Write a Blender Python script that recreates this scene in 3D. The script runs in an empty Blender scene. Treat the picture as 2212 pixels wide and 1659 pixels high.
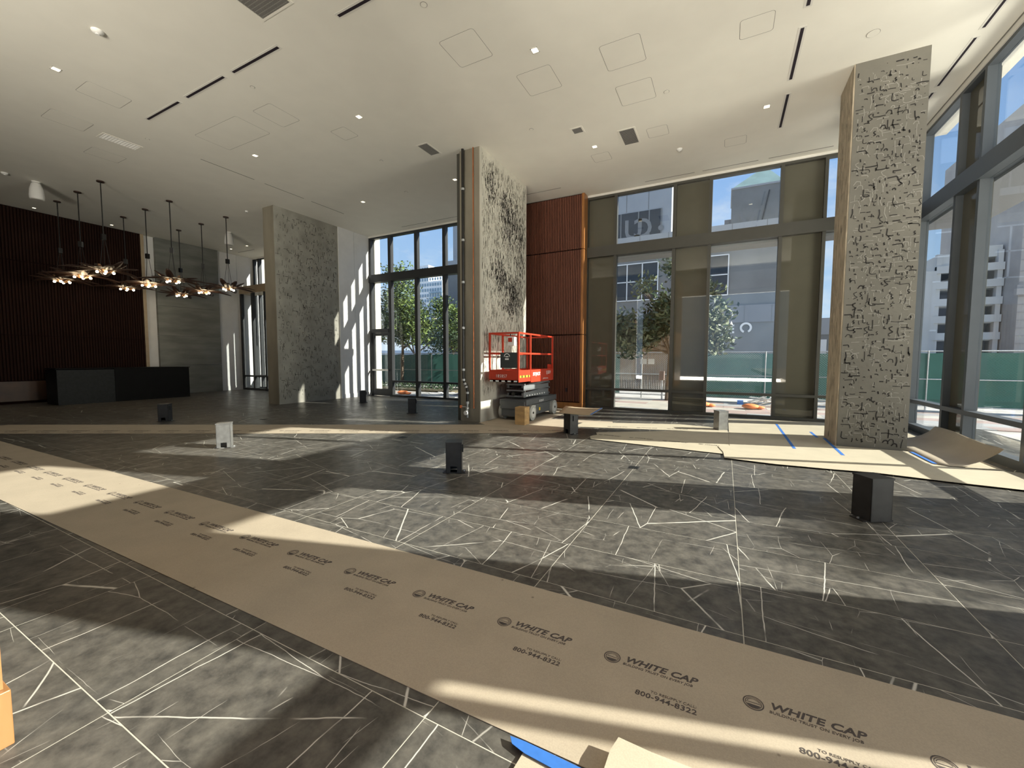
import bpy, math, random
from mathutils import Vector, Matrix, Euler
R = math.radians
random.seed(7)
S = bpy.context.scene
COL = S.collection

# ------------------------------------------------------------ camera
cam_d = bpy.data.cameras.new('camera'); cam = bpy.data.objects.new('camera', cam_d); COL.objects.link(cam)
cam_d.sensor_fit = 'HORIZONTAL'; cam_d.sensor_width = 36.0; cam_d.lens = 883.8 * 36 / 2212
cam_d.clip_start = 0.05; cam_d.clip_end = 1500
cam.location = (0, 0, 1.55)
yaw, pitch, roll = R(27.446), R(-3.525), R(0.145)
fwd = Vector((-math.sin(yaw) * math.cos(pitch), math.cos(yaw) * math.cos(pitch), math.sin(pitch)))
r0 = Vector((math.cos(yaw), math.sin(yaw), 0)); u0 = r0.cross(fwd)
rr = math.cos(roll) * r0 + math.sin(roll) * u0; uu = -math.sin(roll) * r0 + math.cos(roll) * u0
cam.rotation_euler = Matrix((rr, uu, -fwd)).transposed().to_euler()
S.camera = cam

# ------------------------------------------------------------ world, sun, exposure
W = bpy.data.worlds.new('sky'); S.world = W; W.use_nodes = True
nt = W.node_tree; nt.nodes.clear()
def wn(t, **k):
    n = nt.nodes.new(t)
    for a, b in k.items(): setattr(n, a, b)
    return n
wo = wn('ShaderNodeOutputWorld'); wb = wn('ShaderNodeBackground'); tc = wn('ShaderNodeTexCoord')
sx = wn('ShaderNodeSeparateXYZ'); ramp = wn('ShaderNodeValToRGB')
nt.links.new(tc.outputs['Generated'], sx.inputs[0]); nt.links.new(sx.outputs['Z'], ramp.inputs[0])
e = ramp.color_ramp.elements
e[0].position = 0.0; e[0].color = (0.62, 0.80, 0.98, 1)
e[1].position = 1.0; e[1].color = (0.16, 0.32, 0.72, 1)
k = e.new(0.12); k.color = (0.50, 0.72, 0.97, 1)
k = e.new(0.35); k.color = (0.30, 0.52, 0.90, 1)
cn = wn('ShaderNodeTexNoise'); cn.inputs['Scale'].default_value = 3.2; cn.inputs['Detail'].default_value = 7; cn.inputs['Roughness'].default_value = .6
mp = wn('ShaderNodeMapping'); mp.inputs['Scale'].default_value = (1, 1, 2.2); mp.inputs['Location'].default_value = (.35, 0.1, 0.0)
nt.links.new(tc.outputs['Generated'], mp.inputs[0]); nt.links.new(mp.outputs[0], cn.inputs[0])
cr = wn('ShaderNodeValToRGB'); cr.color_ramp.elements[0].position = .50; cr.color_ramp.elements[1].position = .72
cr.color_ramp.elements[1].color = (.85, .85, .85, 1)
nt.links.new(cn.outputs[0], cr.inputs[0])
mx = wn('ShaderNodeMix', data_type='RGBA'); mx.inputs[7].default_value = (0.95, 0.97, 1.0, 1)
nt.links.new(cr.outputs[0], mx.inputs[0]); nt.links.new(ramp.outputs[0], mx.inputs[6])
nt.links.new(mx.outputs[2], wb.inputs[0]); wb.inputs[1].default_value = 1.15
nt.links.new(wb.outputs[0], wo.inputs[0])

sun_d = bpy.data.lights.new('sun', 'SUN'); sun = bpy.data.objects.new('sun', sun_d); COL.objects.link(sun)
sun_d.energy = 15; sun_d.angle = R(0.55); sun_d.color = (1.0, 0.95, 0.84)
sun.rotation_euler = Vector((1.0, 0.292, 0.51)).to_track_quat('Z', 'Y').to_euler()
sun.location = (30, 9, 16)

def area(name, loc, to, sx_, sy_, power, colr):
    d = bpy.data.lights.new(name, 'AREA'); d.shape = 'RECTANGLE'; d.size = sx_; d.size_y = sy_; d.energy = power; d.color = colr
    o = bpy.data.objects.new(name, d); COL.objects.link(o); o.location = loc
    o.rotation_euler = (Vector(loc) - Vector(to)).to_track_quat('Z', 'Y').to_euler(); return o
# added fill behind the camera, aimed up to brighten the ceiling
area('south_fill', (-2.5, -13.5, -1.2), (-3.0, -9.5, 11.0), 14, 7, 17000, (1.0, 0.93, 0.79))
# added fill outside the east windows, lifts the ceiling beyond real ground bounce
area('east_fill', (10.5, 6.3, -.1), (0.0, 7.5, 6.5), 5, 12, 4700, (1.0, 0.94, 0.80))

S.view_settings.view_transform = 'Standard'; S.view_settings.look = 'None'
S.view_settings.exposure = -0.12; S.view_settings.gamma = 1.0; S.view_settings.use_curve_mapping = False
cy = S.cycles
cy.max_bounces = 9; cy.diffuse_bounces = 5; cy.glossy_bounces = 4; cy.transmission_bounces = 4; cy.transparent_max_bounces = 12
cy.caustics_reflective = False; cy.caustics_refractive = False; cy.sample_clamp_indirect = 6; cy.use_denoising = True
cy.blur_glossy = 0.5

# ------------------------------------------------------------ materials
M = {}
def newmat(name):
    m = bpy.data.materials.new(name); m.use_nodes = True; M[name] = m
    t = m.node_tree; p = t.nodes['Principled BSDF']; return m, t, p
def N(t, typ, **k):
    n = t.nodes.new(typ)
    for a, b in k.items(): setattr(n, a, b)
    return n
def pbr(name, col, rough=.5, metal=0, var=.12, scale=4, bump=0, bscale=60, stretch=(1, 1, 1), spec=.5, emit=None, detail=5, col2=None, coat=0):
    m, t, p = newmat(name)
    p.inputs['Roughness'].default_value = rough; p.inputs['Metallic'].default_value = metal
    p.inputs['Specular IOR Level'].default_value = spec
    if coat: p.inputs['Coat Weight'].default_value = coat; p.inputs['Coat Roughness'].default_value = .05
    g = N(t, 'ShaderNodeNewGeometry'); mpp = N(t, 'ShaderNodeMapping'); mpp.inputs['Scale'].default_value = stretch
    t.links.new(g.outputs['Position'], mpp.inputs[0])
    nz = N(t, 'ShaderNodeTexNoise'); nz.inputs['Scale'].default_value = scale; nz.inputs['Detail'].default_value = detail
    t.links.new(mpp.outputs[0], nz.inputs[0])
    mr = N(t, 'ShaderNodeMapRange'); mr.inputs[1].default_value = .3; mr.inputs[2].default_value = .7
    t.links.new(nz.outputs[0], mr.inputs[0])
    mixc = N(t, 'ShaderNodeMix', data_type='RGBA')
    c2 = col2 if col2 else tuple(max(0, c * (1 - var)) for c in col)
    c1 = col if col2 else tuple(min(1, c * (1 + var)) for c in col)
    mixc.inputs[6].default_value = (*c2, 1); mixc.inputs[7].default_value = (*c1, 1)
    t.links.new(mr.outputs[0], mixc.inputs[0]); t.links.new(mixc.outputs[2], p.inputs['Base Color'])
    if bump:
        nb = N(t, 'ShaderNodeTexNoise'); nb.inputs['Scale'].default_value = bscale; nb.inputs['Detail'].default_value = 4
        t.links.new(mpp.outputs[0], nb.inputs[0])
        b = N(t, 'ShaderNodeBump'); b.inputs['Strength'].default_value = bump; b.inputs['Distance'].default_value = .01
        t.links.new(nb.outputs[0], b.inputs['Height']); t.links.new(b.outputs[0], p.inputs['Normal'])
    if emit:
        p.inputs['Emission Color'].default_value = (*emit[0], 1); p.inputs['Emission Strength'].default_value = emit[1]
    return m

pbr('ceiling_paint', (.80, .775, .70), .9, var=.02, scale=2, spec=.2)
pbr('wall_white', (.74, .74, .73), .8, var=.03, spec=.2)
pbr('soffit_white', (.70, .68, .63), .85, var=.02, spec=.2)
pbr('groove_dark', (.20, .19, .17), .9, var=.05)
pbr('slot_black', (.012, .006, .012), .8, var=.1)
pbr('concrete', (.30, .29, .25), .85, var=.18, scale=2.2, bump=.35, bscale=30)
pbr('concrete_side', (.24, .215, .165), .85, var=.22, scale=1.6, bump=.3, bscale=30, stretch=(1, 1, .35))
pbr('concrete_sandy', (.42, .36, .27), .9, var=.30, scale=16, bump=1.0, bscale=40, stretch=(1, 1, .22), detail=9)
pbr('concrete_panel', (.20, .205, .185), .7, var=.22, scale=1.6, stretch=(.6, .6, 2.6), bump=.15)
pbr('concrete_col', (.150, .142, .120), .85, var=.10, scale=2.0, bump=.3, bscale=22)
pbr('concrete_combed', (.52, .495, .42), .9, var=.14, scale=3, bump=.6, bscale=22, stretch=(1, 1, .25))
pbr('carve_dark', (.022, .020, .018), .9, var=.1)
pbr('carve_grey', (.13, .12, .10), .9, var=.2)
pbr('carve_light', (.27, .26, .23), .8, var=.1)
pbr('slat_wood_shaded', (.020, .007, .004), .75, spec=.15, var=.3, scale=3, stretch=(14, 14, .5))  # slat wood darkened: shade of the dim west end put into the colour
pbr('trim_wood_shaded', (.050, .020, .006), .45, var=.25, scale=4)  # board trim with the same west-end shade put into its colour
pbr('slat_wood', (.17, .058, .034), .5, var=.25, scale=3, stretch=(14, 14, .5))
pbr('slat_back', (.012, .004, .003), .9, spec=.1, var=.2)
pbr('trim_wood', (.36, .15, .045), .35, var=.2, scale=4, stretch=(3, 3, .6))
pbr('oak_edge', (.34, .165, .06), .4, var=.12, scale=5, stretch=(2, 2, .4))
pbr('frame_metal', (.066, .064, .054), .45, spec=.35, metal=.0, var=.05)
pbr('frame_dark', (.035, .037, .039), .45, spec=.35, var=.05)
pbr('frame_grey', (.072, .082, .092), .45, spec=.35, var=.04)
pbr('spandrel', (.098, .093, .070), .02, var=.03, spec=.45)
pbr('desk_stone', (.013, .015, .015), .5, spec=.25, var=.35, scale=14)
pbr('desk_black', (.004, .004, .004), .6, spec=.15, var=.2)
pbr('black_steel', (.030, .030, .030), .42, metal=.2, var=.2, scale=12)
pbr('raw_steel', (.30, .30, .29), .38, metal=.6, var=.15, scale=14)
pbr('galv_steel', (.45, .46, .46), .4, metal=.6, var=.12, scale=20)
pbr('brass_white', (.75, .73, .68), .35, metal=.3, var=.1)
pbr('copper', (.50, .17, .07), .35, metal=.7, var=.15)
pbr('cast_black', (.012, .011, .010), .35, var=.2)
pbr('valve_orange', (.85, .25, .10), .5, var=.05)
pbr('lift_red', (.46, .038, .014), .38, var=.06)
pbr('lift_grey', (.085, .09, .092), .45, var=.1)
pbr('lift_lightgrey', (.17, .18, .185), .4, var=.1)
pbr('lift_panel', (.03, .035, .035), .5, var=.1)
pbr('tyre', (.36, .36, .33), .7, var=.06)
pbr('hub', (.55, .55, .52), .5, var=.06)
pbr('decal_white', (.80, .80, .78), .5, var=.02)
pbr('decal_yellow', (.75, .52, .03), .5, var=.02)
pbr('plywood', (.52, .33, .14), .6, var=.22, scale=5, stretch=(1, 1, 3))
pbr('tape_blue', (.035, .16, .52), .6, var=.08, scale=30)
pbr('petal_wood', (.040, .019, .012), .5, var=.25, scale=8)
pbr('petal_inner', (.30, .155, .07), .5, var=.2, scale=8)
pbr('bulb', (1, .9, .7), .4, var=.0, emit=((1.0, .80, .50), 26))
pbr('downlight_glow', (1, .9, .7), .4, var=.0, emit=((1.0, .84, .55), 5))
pbr('white_plastic', (.80, .79, .76), .5, var=.02)
pbr('grille_grey', (.28, .27, .25), .7, var=.05)
pbr('print_ink', (.075, .062, .055), .8, var=.25, scale=40)
pbr('plaza', (.52, .495, .45), .85, var=.2, scale=1.2, bump=.2)
pbr('paver_pink', (.36, .27, .235), .85, var=.12, scale=2)
pbr('paver_grey', (.33, .33, .32), .85, var=.12, scale=2)
pbr('paver_cream', (.43, .40, .34), .85, var=.12, scale=2)
pbr('asphalt', (.10, .10, .105), .9, var=.15)
pbr('soil', (.10, .085, .05), .95, var=.4, scale=8, bump=.6)
pbr('screen_green', (.028, .080, .068), .8, var=.3, scale=1.5, bump=.5, bscale=5)
M['screen_green'].node_tree.nodes['Principled BSDF'].inputs['Transmission Weight'].default_value = 0
t_ = M['screen_green'].node_tree; tl_ = t_.nodes.new('ShaderNodeBsdfTranslucent'); tl_.inputs[0].default_value = (.05, .13, .11, 1); ms_ = t_.nodes.new('ShaderNodeMixShader'); ms_.inputs[0].default_value = .35
t_.links.new(t_.nodes['Principled BSDF'].outputs[0], ms_.inputs[1]); t_.links.new(tl_.outputs[0], ms_.inputs[2]); t_.links.new(ms_.outputs[0], t_.nodes['Material Output'].inputs[0])
pbr('facade_concrete', (.18, .187, .19), .8, var=.13, scale=.7)
pbr('facade_light', (.32, .335, .355), .8, var=.06, scale=.5)
pbr('facade_band', (.22, .225, .24), .8, var=.08, scale=.6)
pbr('window_dark', (.022, .028, .036), .12, var=.3, scale=.8)
pbr('window_frame_white', (.72, .74, .76), .5, var=.02)
pbr('copper_green', (.30, .42, .37), .6, var=.15, scale=.8)
pbr('tower_white', (.70, .74, .78), .7, var=.04, scale=.2)
pbr('tower_glass', (.20, .30, .38), .2, var=.2, scale=.3)
pbr('garage_concrete', (.72, .71, .67), .8, var=.08, scale=.4)
pbr('garage_dark', (.055, .06, .075), .6, var=.3, scale=.6)
pbr('limestone', (.50, .46, .42), .85, var=.12, scale=.8)
pbr('limestone_dark', (.38, .36, .34), .85, var=.12, scale=.8)  # darker limestone for joints, arch, carved panel and upper cornice
pbr('sign_metal', (.75, .76, .76), .4, metal=0, var=.05)
pbr('bark', (.16, .12, .085), .9, var=.3, scale=10, stretch=(1, 1, .3), bump=.5)
pbr('leaf_bright', (.15, .21, .055), .5, var=.45, scale=3)
pbr('leaf_olive', (.15, .175, .095), .4, var=.5, scale=3)
pbr('leaf_dark', (.045, .075, .035), .5, var=.5, scale=3)
pbr('rose_fascia', (.40, .31, .20), .5, var=.1)
pbr('orange_mesh', (.85, .25, .07), .7, var=.1)
pbr('hose_white', (.7, .7, .66), .5, var=.05)
pbr('bamboo', (.20, .13, .065), .7, var=.3, scale=3, stretch=(10, 10, .3))
pbr('faint_letter', (.18, .185, .19), .6, var=.05)
pbr('cream_exterior', (.47, .45, .38), .85, var=.05, scale=1)
pbr('paper_back', (.40, .31, .20), .85, var=.08, scale=6)
pbr('grout', (.52, .50, .43), .9, var=.1)

def glass(name, tint, refl=.06):
    m = bpy.data.materials.new(name); m.use_nodes = True; t = m.node_tree; t.nodes.clear(); M[name] = m
    o = N(t, 'ShaderNodeOutputMaterial'); mixs = N(t, 'ShaderNodeMixShader'); tr = N(t, 'ShaderNodeBsdfTransparent'); gl = N(t, 'ShaderNodeBsdfGlossy')
    tr.inputs[0].default_value = (*tint, 1); gl.inputs['Roughness'].default_value = 0.0; gl.inputs[0].default_value = (.9, .95, 1, 1)
    lw = N(t, 'ShaderNodeLayerWeight'); lw.inputs[0].default_value = .5
    pw = N(t, 'ShaderNodeMath', operation='POWER'); pw.inputs[1].default_value = 5; t.links.new(lw.outputs['Facing'], pw.inputs[0])
    fr = N(t, 'ShaderNodeMapRange'); fr.inputs[3].default_value = .045; fr.inputs[4].default_value = .85; t.links.new(pw.outputs[0], fr.inputs[0])
    t.links.new(fr.outputs[0], mixs.inputs[0]); t.links.new(tr.outputs[0], mixs.inputs[1]); t.links.new(gl.outputs[0], mixs.inputs[2])
    t.links.new(mixs.outputs[0], o.inputs[0]); return m
glass('glass_clear', (.955, .97, .97))

# chain link / kraft paper / marble tile ------------------------------------
def paper_mat(name, base):
    m, t, p = newmat(name); p.inputs['Roughness'].default_value = .72; p.inputs['Specular IOR Level'].default_value = .3
    g = N(t, 'ShaderNodeNewGeometry')
    n1 = N(t, 'ShaderNodeTexNoise'); n1.inputs['Scale'].default_value = 3; n1.inputs['Detail'].default_value = 8
    n2 = N(t, 'ShaderNodeTexNoise'); n2.inputs['Scale'].default_value = 160; n2.inputs['Detail'].default_value = 2
    t.links.new(g.outputs['Position'], n1.inputs[0]); t.links.new(g.outputs['Position'], n2.inputs[0])
    r = N(t, 'ShaderNodeValToRGB'); r.color_ramp.elements[0].position = .3; r.color_ramp.elements[1].position = .7
    r.color_ramp.elements[0].color = (*[c * .93 for c in base], 1); r.color_ramp.elements[1].color = (*[c * 1.04 for c in base], 1)
    t.links.new(n1.outputs[0], r.inputs[0])
    r2 = N(t, 'ShaderNodeMapRange'); r2.inputs[1].default_value = .35; r2.inputs[2].default_value = .65; r2.inputs[3].default_value = .94; r2.inputs[4].default_value = 1.04
    t.links.new(n2.outputs[0], r2.inputs[0])
    # small scattered specks of dirt
    v = N(t, 'ShaderNodeTexVoronoi'); v.inputs['Scale'].default_value = 3.2; t.links.new(g.outputs['Position'], v.inputs[0])
    sp = N(t, 'ShaderNodeMapRange'); sp.inputs[1].default_value = .02; sp.inputs[2].default_value = .035; sp.inputs[3].default_value = .55; sp.inputs[4].default_value = 1
    t.links.new(v.outputs['Distance'], sp.inputs[0])
    mm = N(t, 'ShaderNodeMath', operation='MULTIPLY'); t.links.new(r2.outputs[0], mm.inputs[0]); t.links.new(sp.outputs[0], mm.inputs[1])
    mu = N(t, 'ShaderNodeVectorMath', operation='SCALE'); t.links.new(r.outputs[0], mu.inputs[0]); t.links.new(mm.outputs[0], mu.inputs['Scale'])
    t.links.new(mu.outputs[0], p.inputs['Base Color'])
    b = N(t, 'ShaderNodeBump'); b.inputs['Strength'].default_value = .12; b.inputs['Distance'].default_value = .01
    t.links.new(n1.outputs[0], b.inputs['Height']); t.links.new(b.outputs[0], p.inputs['Normal'])
paper_mat('kraft_paper', (.44, .375, .285))
paper_mat('kraft_paper_pale', (.48, .43, .325))

TX0, TY0, TPX, TPY = .14, .695, 1.244, .622      # tile grid
def tile_mat():
    m, t, p = newmat('marble_tile')
    L = t.links.new
    g = N(t, 'ShaderNodeNewGeometry'); s = N(t, 'ShaderNodeSeparateXYZ'); L(g.outputs['Position'], s.inputs[0])
    def fl(out, o, pit):
        a = N(t, 'ShaderNodeMath', operation='SUBTRACT'); L(out, a.inputs[0]); a.inputs[1].default_value = o
        b = N(t, 'ShaderNodeMath', operation='DIVIDE'); L(a.outputs[0], b.inputs[0]); b.inputs[1].default_value = pit
        c = N(t, 'ShaderNodeMath', operation='FLOOR'); L(b.outputs[0], c.inputs[0]); return c.outputs[0]
    cx, cyy = fl(s.outputs[0], TX0, TPX), fl(s.outputs[1], TY0, TPY)
    cmb = N(t, 'ShaderNodeCombineXYZ'); L(cx, cmb.inputs[0]); L(cyy, cmb.inputs[1])
    wnz = N(t, 'ShaderNodeTexWhiteNoise', noise_dimensions='3D'); L(cmb.outputs[0], wnz.inputs[0])
    off = N(t, 'ShaderNodeVectorMath', operation='SCALE'); L(wnz.outputs['Color'], off.inputs[0]); off.inputs['Scale'].default_value = 40
    pos = N(t, 'ShaderNodeVectorMath', operation='ADD'); L(g.outputs['Position'], pos.inputs[0]); L(off.outputs[0], pos.inputs[1])
    nz = N(t, 'ShaderNodeTexNoise'); nz.inputs['Scale'].default_value = 2.2; nz.inputs['Detail'].default_value = 4; L(pos.outputs[0], nz.inputs[0])
    dd = N(t, 'ShaderNodeVectorMath', operation='SCALE'); L(nz.outputs['Color'], dd.inputs[0]); dd.inputs['Scale'].default_value = .05
    pd = N(t, 'ShaderNodeVectorMath', operation='ADD'); L(pos.outputs[0], pd.inputs[0]); L(dd.outputs[0], pd.inputs[1])
    def veins(scale, sc, rot, w, mlo, mhi, amp):
        mpn = N(t, 'ShaderNodeMapping'); mpn.inputs['Scale'].default_value = sc; mpn.inputs['Rotation'].default_value = (0, 0, rot)
        L(pd.outputs[0], mpn.inputs[0])
        v = N(t, 'ShaderNodeTexVoronoi', feature='DISTANCE_TO_EDGE', voronoi_dimensions='2D'); v.inputs['Scale'].default_value = scale
        L(mpn.outputs[0], v.inputs[0])
        a = N(t, 'ShaderNodeMapRange'); a.inputs[1].default_value = w * .35; a.inputs[2].default_value = w; a.inputs[3].default_value = 1; a.inputs[4].default_value = 0
        L(v.outputs['Distance'], a.inputs[0])
        nm = N(t, 'ShaderNodeTexNoise'); nm.inputs['Scale'].default_value = 2.8; nm.inputs['Detail'].default_value = 2
        mpm = N(t, 'ShaderNodeMapping'); mpm.inputs['Location'].default_value = (scale * 3, rot * 5, 0); L(pos.outputs[0], mpm.inputs[0]); L(mpm.outputs[0], nm.inputs[0])
        bq = N(t, 'ShaderNodeMapRange'); bq.inputs[1].default_value = mlo; bq.inputs[2].default_value = mhi; bq.inputs[3].default_value = 0; bq.inputs[4].default_value = amp
        L(nm.outputs[0], bq.inputs[0])
        c = N(t, 'ShaderNodeMath', operation='MULTIPLY'); L(a.outputs[0], c.inputs[0]); L(bq.outputs[0], c.inputs[1]); return c.outputs[0]
    vs = [veins(1.15, (1.0, .28, 1), .45, .0046, .36, .46, 1.0), veins(1.5, (.28, 1.1, 1), -.35, .0042, .40, .50, .9), veins(2.6, (1, .35, 1), 1.25, .0046, .53, .61, .7), veins(3.4, (.25, 1, 1), .2, .0045, .55, .63, .6), veins(1.8, (1.2, .14, 1), .8, .0042, .55, .62, .8)]
    acc = vs[0]
    for v in vs[1:]:
        mxm = N(t, 'ShaderNodeMath', operation='MAXIMUM'); L(acc, mxm.inputs[0]); L(v, mxm.inputs[1]); acc = mxm.outputs[0]
    nb = N(t, 'ShaderNodeTexNoise'); nb.inputs['Scale'].default_value = 11; nb.inputs['Detail'].default_value = 10; nb.inputs['Roughness'].default_value = .65
    L(pd.outputs[0], nb.inputs[0])
    r = N(t, 'ShaderNodeValToRGB'); r.color_ramp.elements[0].position = .32; r.color_ramp.elements[1].position = .72
    r.color_ramp.elements[0].color = (.048, .046, .042, 1); r.color_ramp.elements[1].color = (.150, .140, .120, 1); L(nb.outputs[0], r.inputs[0])
    # dusty smudges
    nd = N(t, 'ShaderNodeTexNoise'); nd.inputs['Scale'].default_value = 2.3; nd.inputs['Detail'].default_value = 9; nd.inputs['Distortion'].default_value = 1.6
    L(g.outputs['Position'], nd.inputs[0])
    dr = N(t, 'ShaderNodeMapRange'); dr.inputs[1].default_value = .52; dr.inputs[2].default_value = .78; dr.inputs[3].default_value = 0; dr.inputs[4].default_value = .30
    L(nd.outputs[0], dr.inputs[0])
    md = N(t, 'ShaderNodeMix', data_type='RGBA'); md.inputs[7].default_value = (.20, .19, .17, 1); L(dr.outputs[0], md.inputs[0]); L(r.outputs[0], md.inputs[6])
    mv = N(t, 'ShaderNodeMix', data_type='RGBA'); mv.inputs[7].default_value = (.62, .60, .54, 1); L(acc, mv.inputs[0]); L(md.outputs[2], mv.inputs[6])
    L(mv.outputs[2], p.inputs['Base Color'])
    rr_ = N(t, 'ShaderNodeMapRange'); rr_.inputs[1].default_value = .3; rr_.inputs[2].default_value = .7; rr_.inputs[3].default_value = .30; rr_.inputs[4].default_value = .46
    L(nd.outputs[0], rr_.inputs[0]); L(rr_.outputs[0], p.inputs['Roughness'])
    bp = N(t, 'ShaderNodeBump'); bp.inputs['Strength'].default_value = .10; bp.inputs['Distance'].default_value = .006
    L(nb.outputs[0], bp.inputs['Height']); L(bp.outputs[0], p.inputs['Normal'])
    p.inputs['Specular IOR Level'].default_value = .22
tile_mat()

# ------------------------------------------------------------ mesh helpers
ORG = {}
class MB:
    def __init__(s): s.v = []; s.f = []; s.sm = []
    def add(s, vs, fs, smooth=False):
        b = len(s.v); s.v += [tuple(v) for v in vs]; s.f += [tuple(b + i for i in f) for f in fs]; s.sm += [smooth] * len(fs); return s
    def box(s, x0, y0, z0, x1, y1, z1, mat=None, bev=0):
        if x1 < x0: x0, x1 = x1, x0
        if y1 < y0: y0, y1 = y1, y0
        if z1 < z0: z0, z1 = z1, z0
        vs = [(x, y, z) for z in (z0, z1) for y in (y0, y1) for x in (x0, x1)]
        if mat is not None: vs = [mat @ Vector(v) for v in vs]
        return s.add(vs, [(0, 2, 3, 1), (4, 5, 7, 6), (0, 1, 5, 4), (1, 3, 7, 5), (3, 2, 6, 7), (2, 0, 4, 6)])
    def cyl(s, p0, p1, r, n=12, r1=None, caps=True):
        p0, p1 = Vector(p0), Vector(p1); d = (p1 - p0).normalized(); r1 = r if r1 is None else r1
        a = d.orthogonal().normalized(); b = d.cross(a)
        vs = []
        for p, q in ((p0, r), (p1, r1)):
            for i in range(n):
                t = 2 * math.pi * i / n; vs.append(p + (a * math.cos(t) + b * math.sin(t)) * q)
        s.add(vs, [(i, (i + 1) % n, n + (i + 1) % n, n + i) for i in range(n)], True)
        if caps: s.add(vs[:n], [tuple(range(n))[::-1]]); s.add(vs[n:], [tuple(range(n))])
        return s
    def tube(s, pts, r, n=8):
        for a, b in zip(pts, pts[1:]): s.cyl(a, b, r, n)
        for p in pts[1:-1]: s.ball(p, r, 8, 5)
        return s
    def ball(s, c, r, n=12, m=8, sz=1):
        vs = []; fs = []
        for j in range(m + 1):
            ph = math.pi * j / m
            for i in range(n):
                t = 2 * math.pi * i / n; vs.append((c[0] + r * math.sin(ph) * math.cos(t), c[1] + r * math.sin(ph) * math.sin(t), c[2] + sz * r * math.cos(ph)))
        for j in range(m):
            for i in range(n): fs.append((j * n + i, (j + 1) * n + i, (j + 1) * n + (i + 1) % n, j * n + (i + 1) % n))
        return s.add(vs, fs, True)
    def lathe(s, c, prof, n=24):
        vs = []; fs = []
        for r, z in prof:
            for i in range(n):
                t = 2 * math.pi * i / n; vs.append((c[0] + r * math.cos(t), c[1] + r * math.sin(t), c[2] + z))
        for j in range(len(prof) - 1):
            for i in range(n): fs.append((j * n + i, j * n + (i + 1) % n, (j + 1) * n + (i + 1) % n, (j + 1) * n + i))
        return s.add(vs, fs, True)
    def prism(s, poly, z0, z1):
        a = sum(poly[i][0] * poly[(i + 1) % len(poly)][1] - poly[(i + 1) % len(poly)][0] * poly[i][1] for i in range(len(poly)))
        if a < 0: poly = poly[::-1]
        n = len(poly); vs = [(x, y, z0) for x, y in poly] + [(x, y, z1) for x, y in poly]
        s.add(vs, [tuple(range(n))[::-1], tuple(range(n, 2 * n))] + [(i, (i + 1) % n, n + (i + 1) % n, n + i) for i in range(n)]); return s
    def mesh(s, name, mat, org=(0, 0, 0)):
        me = bpy.data.meshes.new(name); o = Vector(org)
        me.from_pydata([tuple(Vector(v) - o) for v in s.v], [], s.f)
        me.polygons.foreach_set('use_smooth', s.sm); me.materials.append(M[mat]); me.update(); return me
    def build(s, name, mat, parent=None, kind=None, label=None, cat=None, group=None, bevel=0, local=False):
        org = ORG.get(parent.name, (0, 0, 0)) if parent is not None and not local else (0, 0, 0)
        ob = bpy.data.objects.new(name, s.mesh(name, mat, org)); COL.objects.link(ob)
        if parent is not None: ob.parent = parent; ORG[ob.name] = ORG.get(parent.name, (0, 0, 0))
        else: ORG[ob.name] = (0, 0, 0)
        if kind: ob['kind'] = kind
        if label: ob['label'] = label
        if cat: ob['category'] = cat
        if group: ob['group'] = group
        if bevel:
            b = ob.modifiers.new('bevel', 'BEVEL'); b.width = bevel; b.segments = 2; b.limit_method = 'ANGLE'
        return ob
def thing(name, label, cat, loc=(0, 0, 0), rz=0, group=None, kind=None):
    o = bpy.data.objects.new(name, None); COL.objects.link(o); o.location = loc; o.rotation_euler = (0, 0, rz)
    o.empty_display_size = .1
    ORG[o.name] = tuple(loc)
    if label: o['label'] = label
    if cat: o['category'] = cat
    if group: o['group'] = group
    if kind: o['kind'] = kind
    return o
KIDS = {}
def copy_tree(o, parent=None):
    c = o.copy(); COL.objects.link(c)
    if parent is not None: c.parent = parent
    for ch in [q for q in bpy.data.objects if q.parent == o]: copy_tree(ch, c)
    return c
def text_mesh(name, body, size, mat, offset=0, shear=0, space=1, align='LEFT', sx=1.0):
    cu = bpy.data.curves.new(name, 'FONT'); cu.body = body; cu.size = size; cu.offset = offset; cu.shear = shear
    cu.space_character = space; cu.align_x = align; cu.extrude = .0004; cu.resolution_u = 3
    ob = bpy.data.objects.new(name, cu); COL.objects.link(ob)
    me = bpy.data.meshes.new_from_object(ob); me.name = name
    bpy.data.objects.remove(ob); me.materials.clear(); me.materials.append(M[mat])
    if sx != 1.0:
        for v in me.vertices: v.co.x *= sx
    return me
def put(name, me, parent, loc, rot=(0, 0, 0), kind=None, scale=(1, 1, 1)):
    ob = bpy.data.objects.new(name, me); COL.objects.link(ob); ob.parent = parent
    o = ORG.get(parent.name, (0, 0, 0)) if parent else (0, 0, 0)
    ob.location = Vector(loc) - Vector(o); ob.rotation_euler = rot; ob.scale = scale
    if kind: ob['kind'] = kind
    return ob
def join_meshes(name, items, mat):
    vs = []; fs = []
    for me, mx_ in items:
        b = len(vs); vs += [tuple(mx_ @ v.co) for v in me.vertices]; fs += [tuple(b + i for i in p.vertices) for p in me.polygons]
    out = bpy.data.meshes.new(name); out.from_pydata(vs, [], fs); out.materials.append(M[mat]); return out

CH = 6.53     # ceiling height
XE, XG = 3.68, 3.84      # east wall: inner face, glass
YN, YG = 12.50, 12.66    # north wall
XW = -21.2

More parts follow.
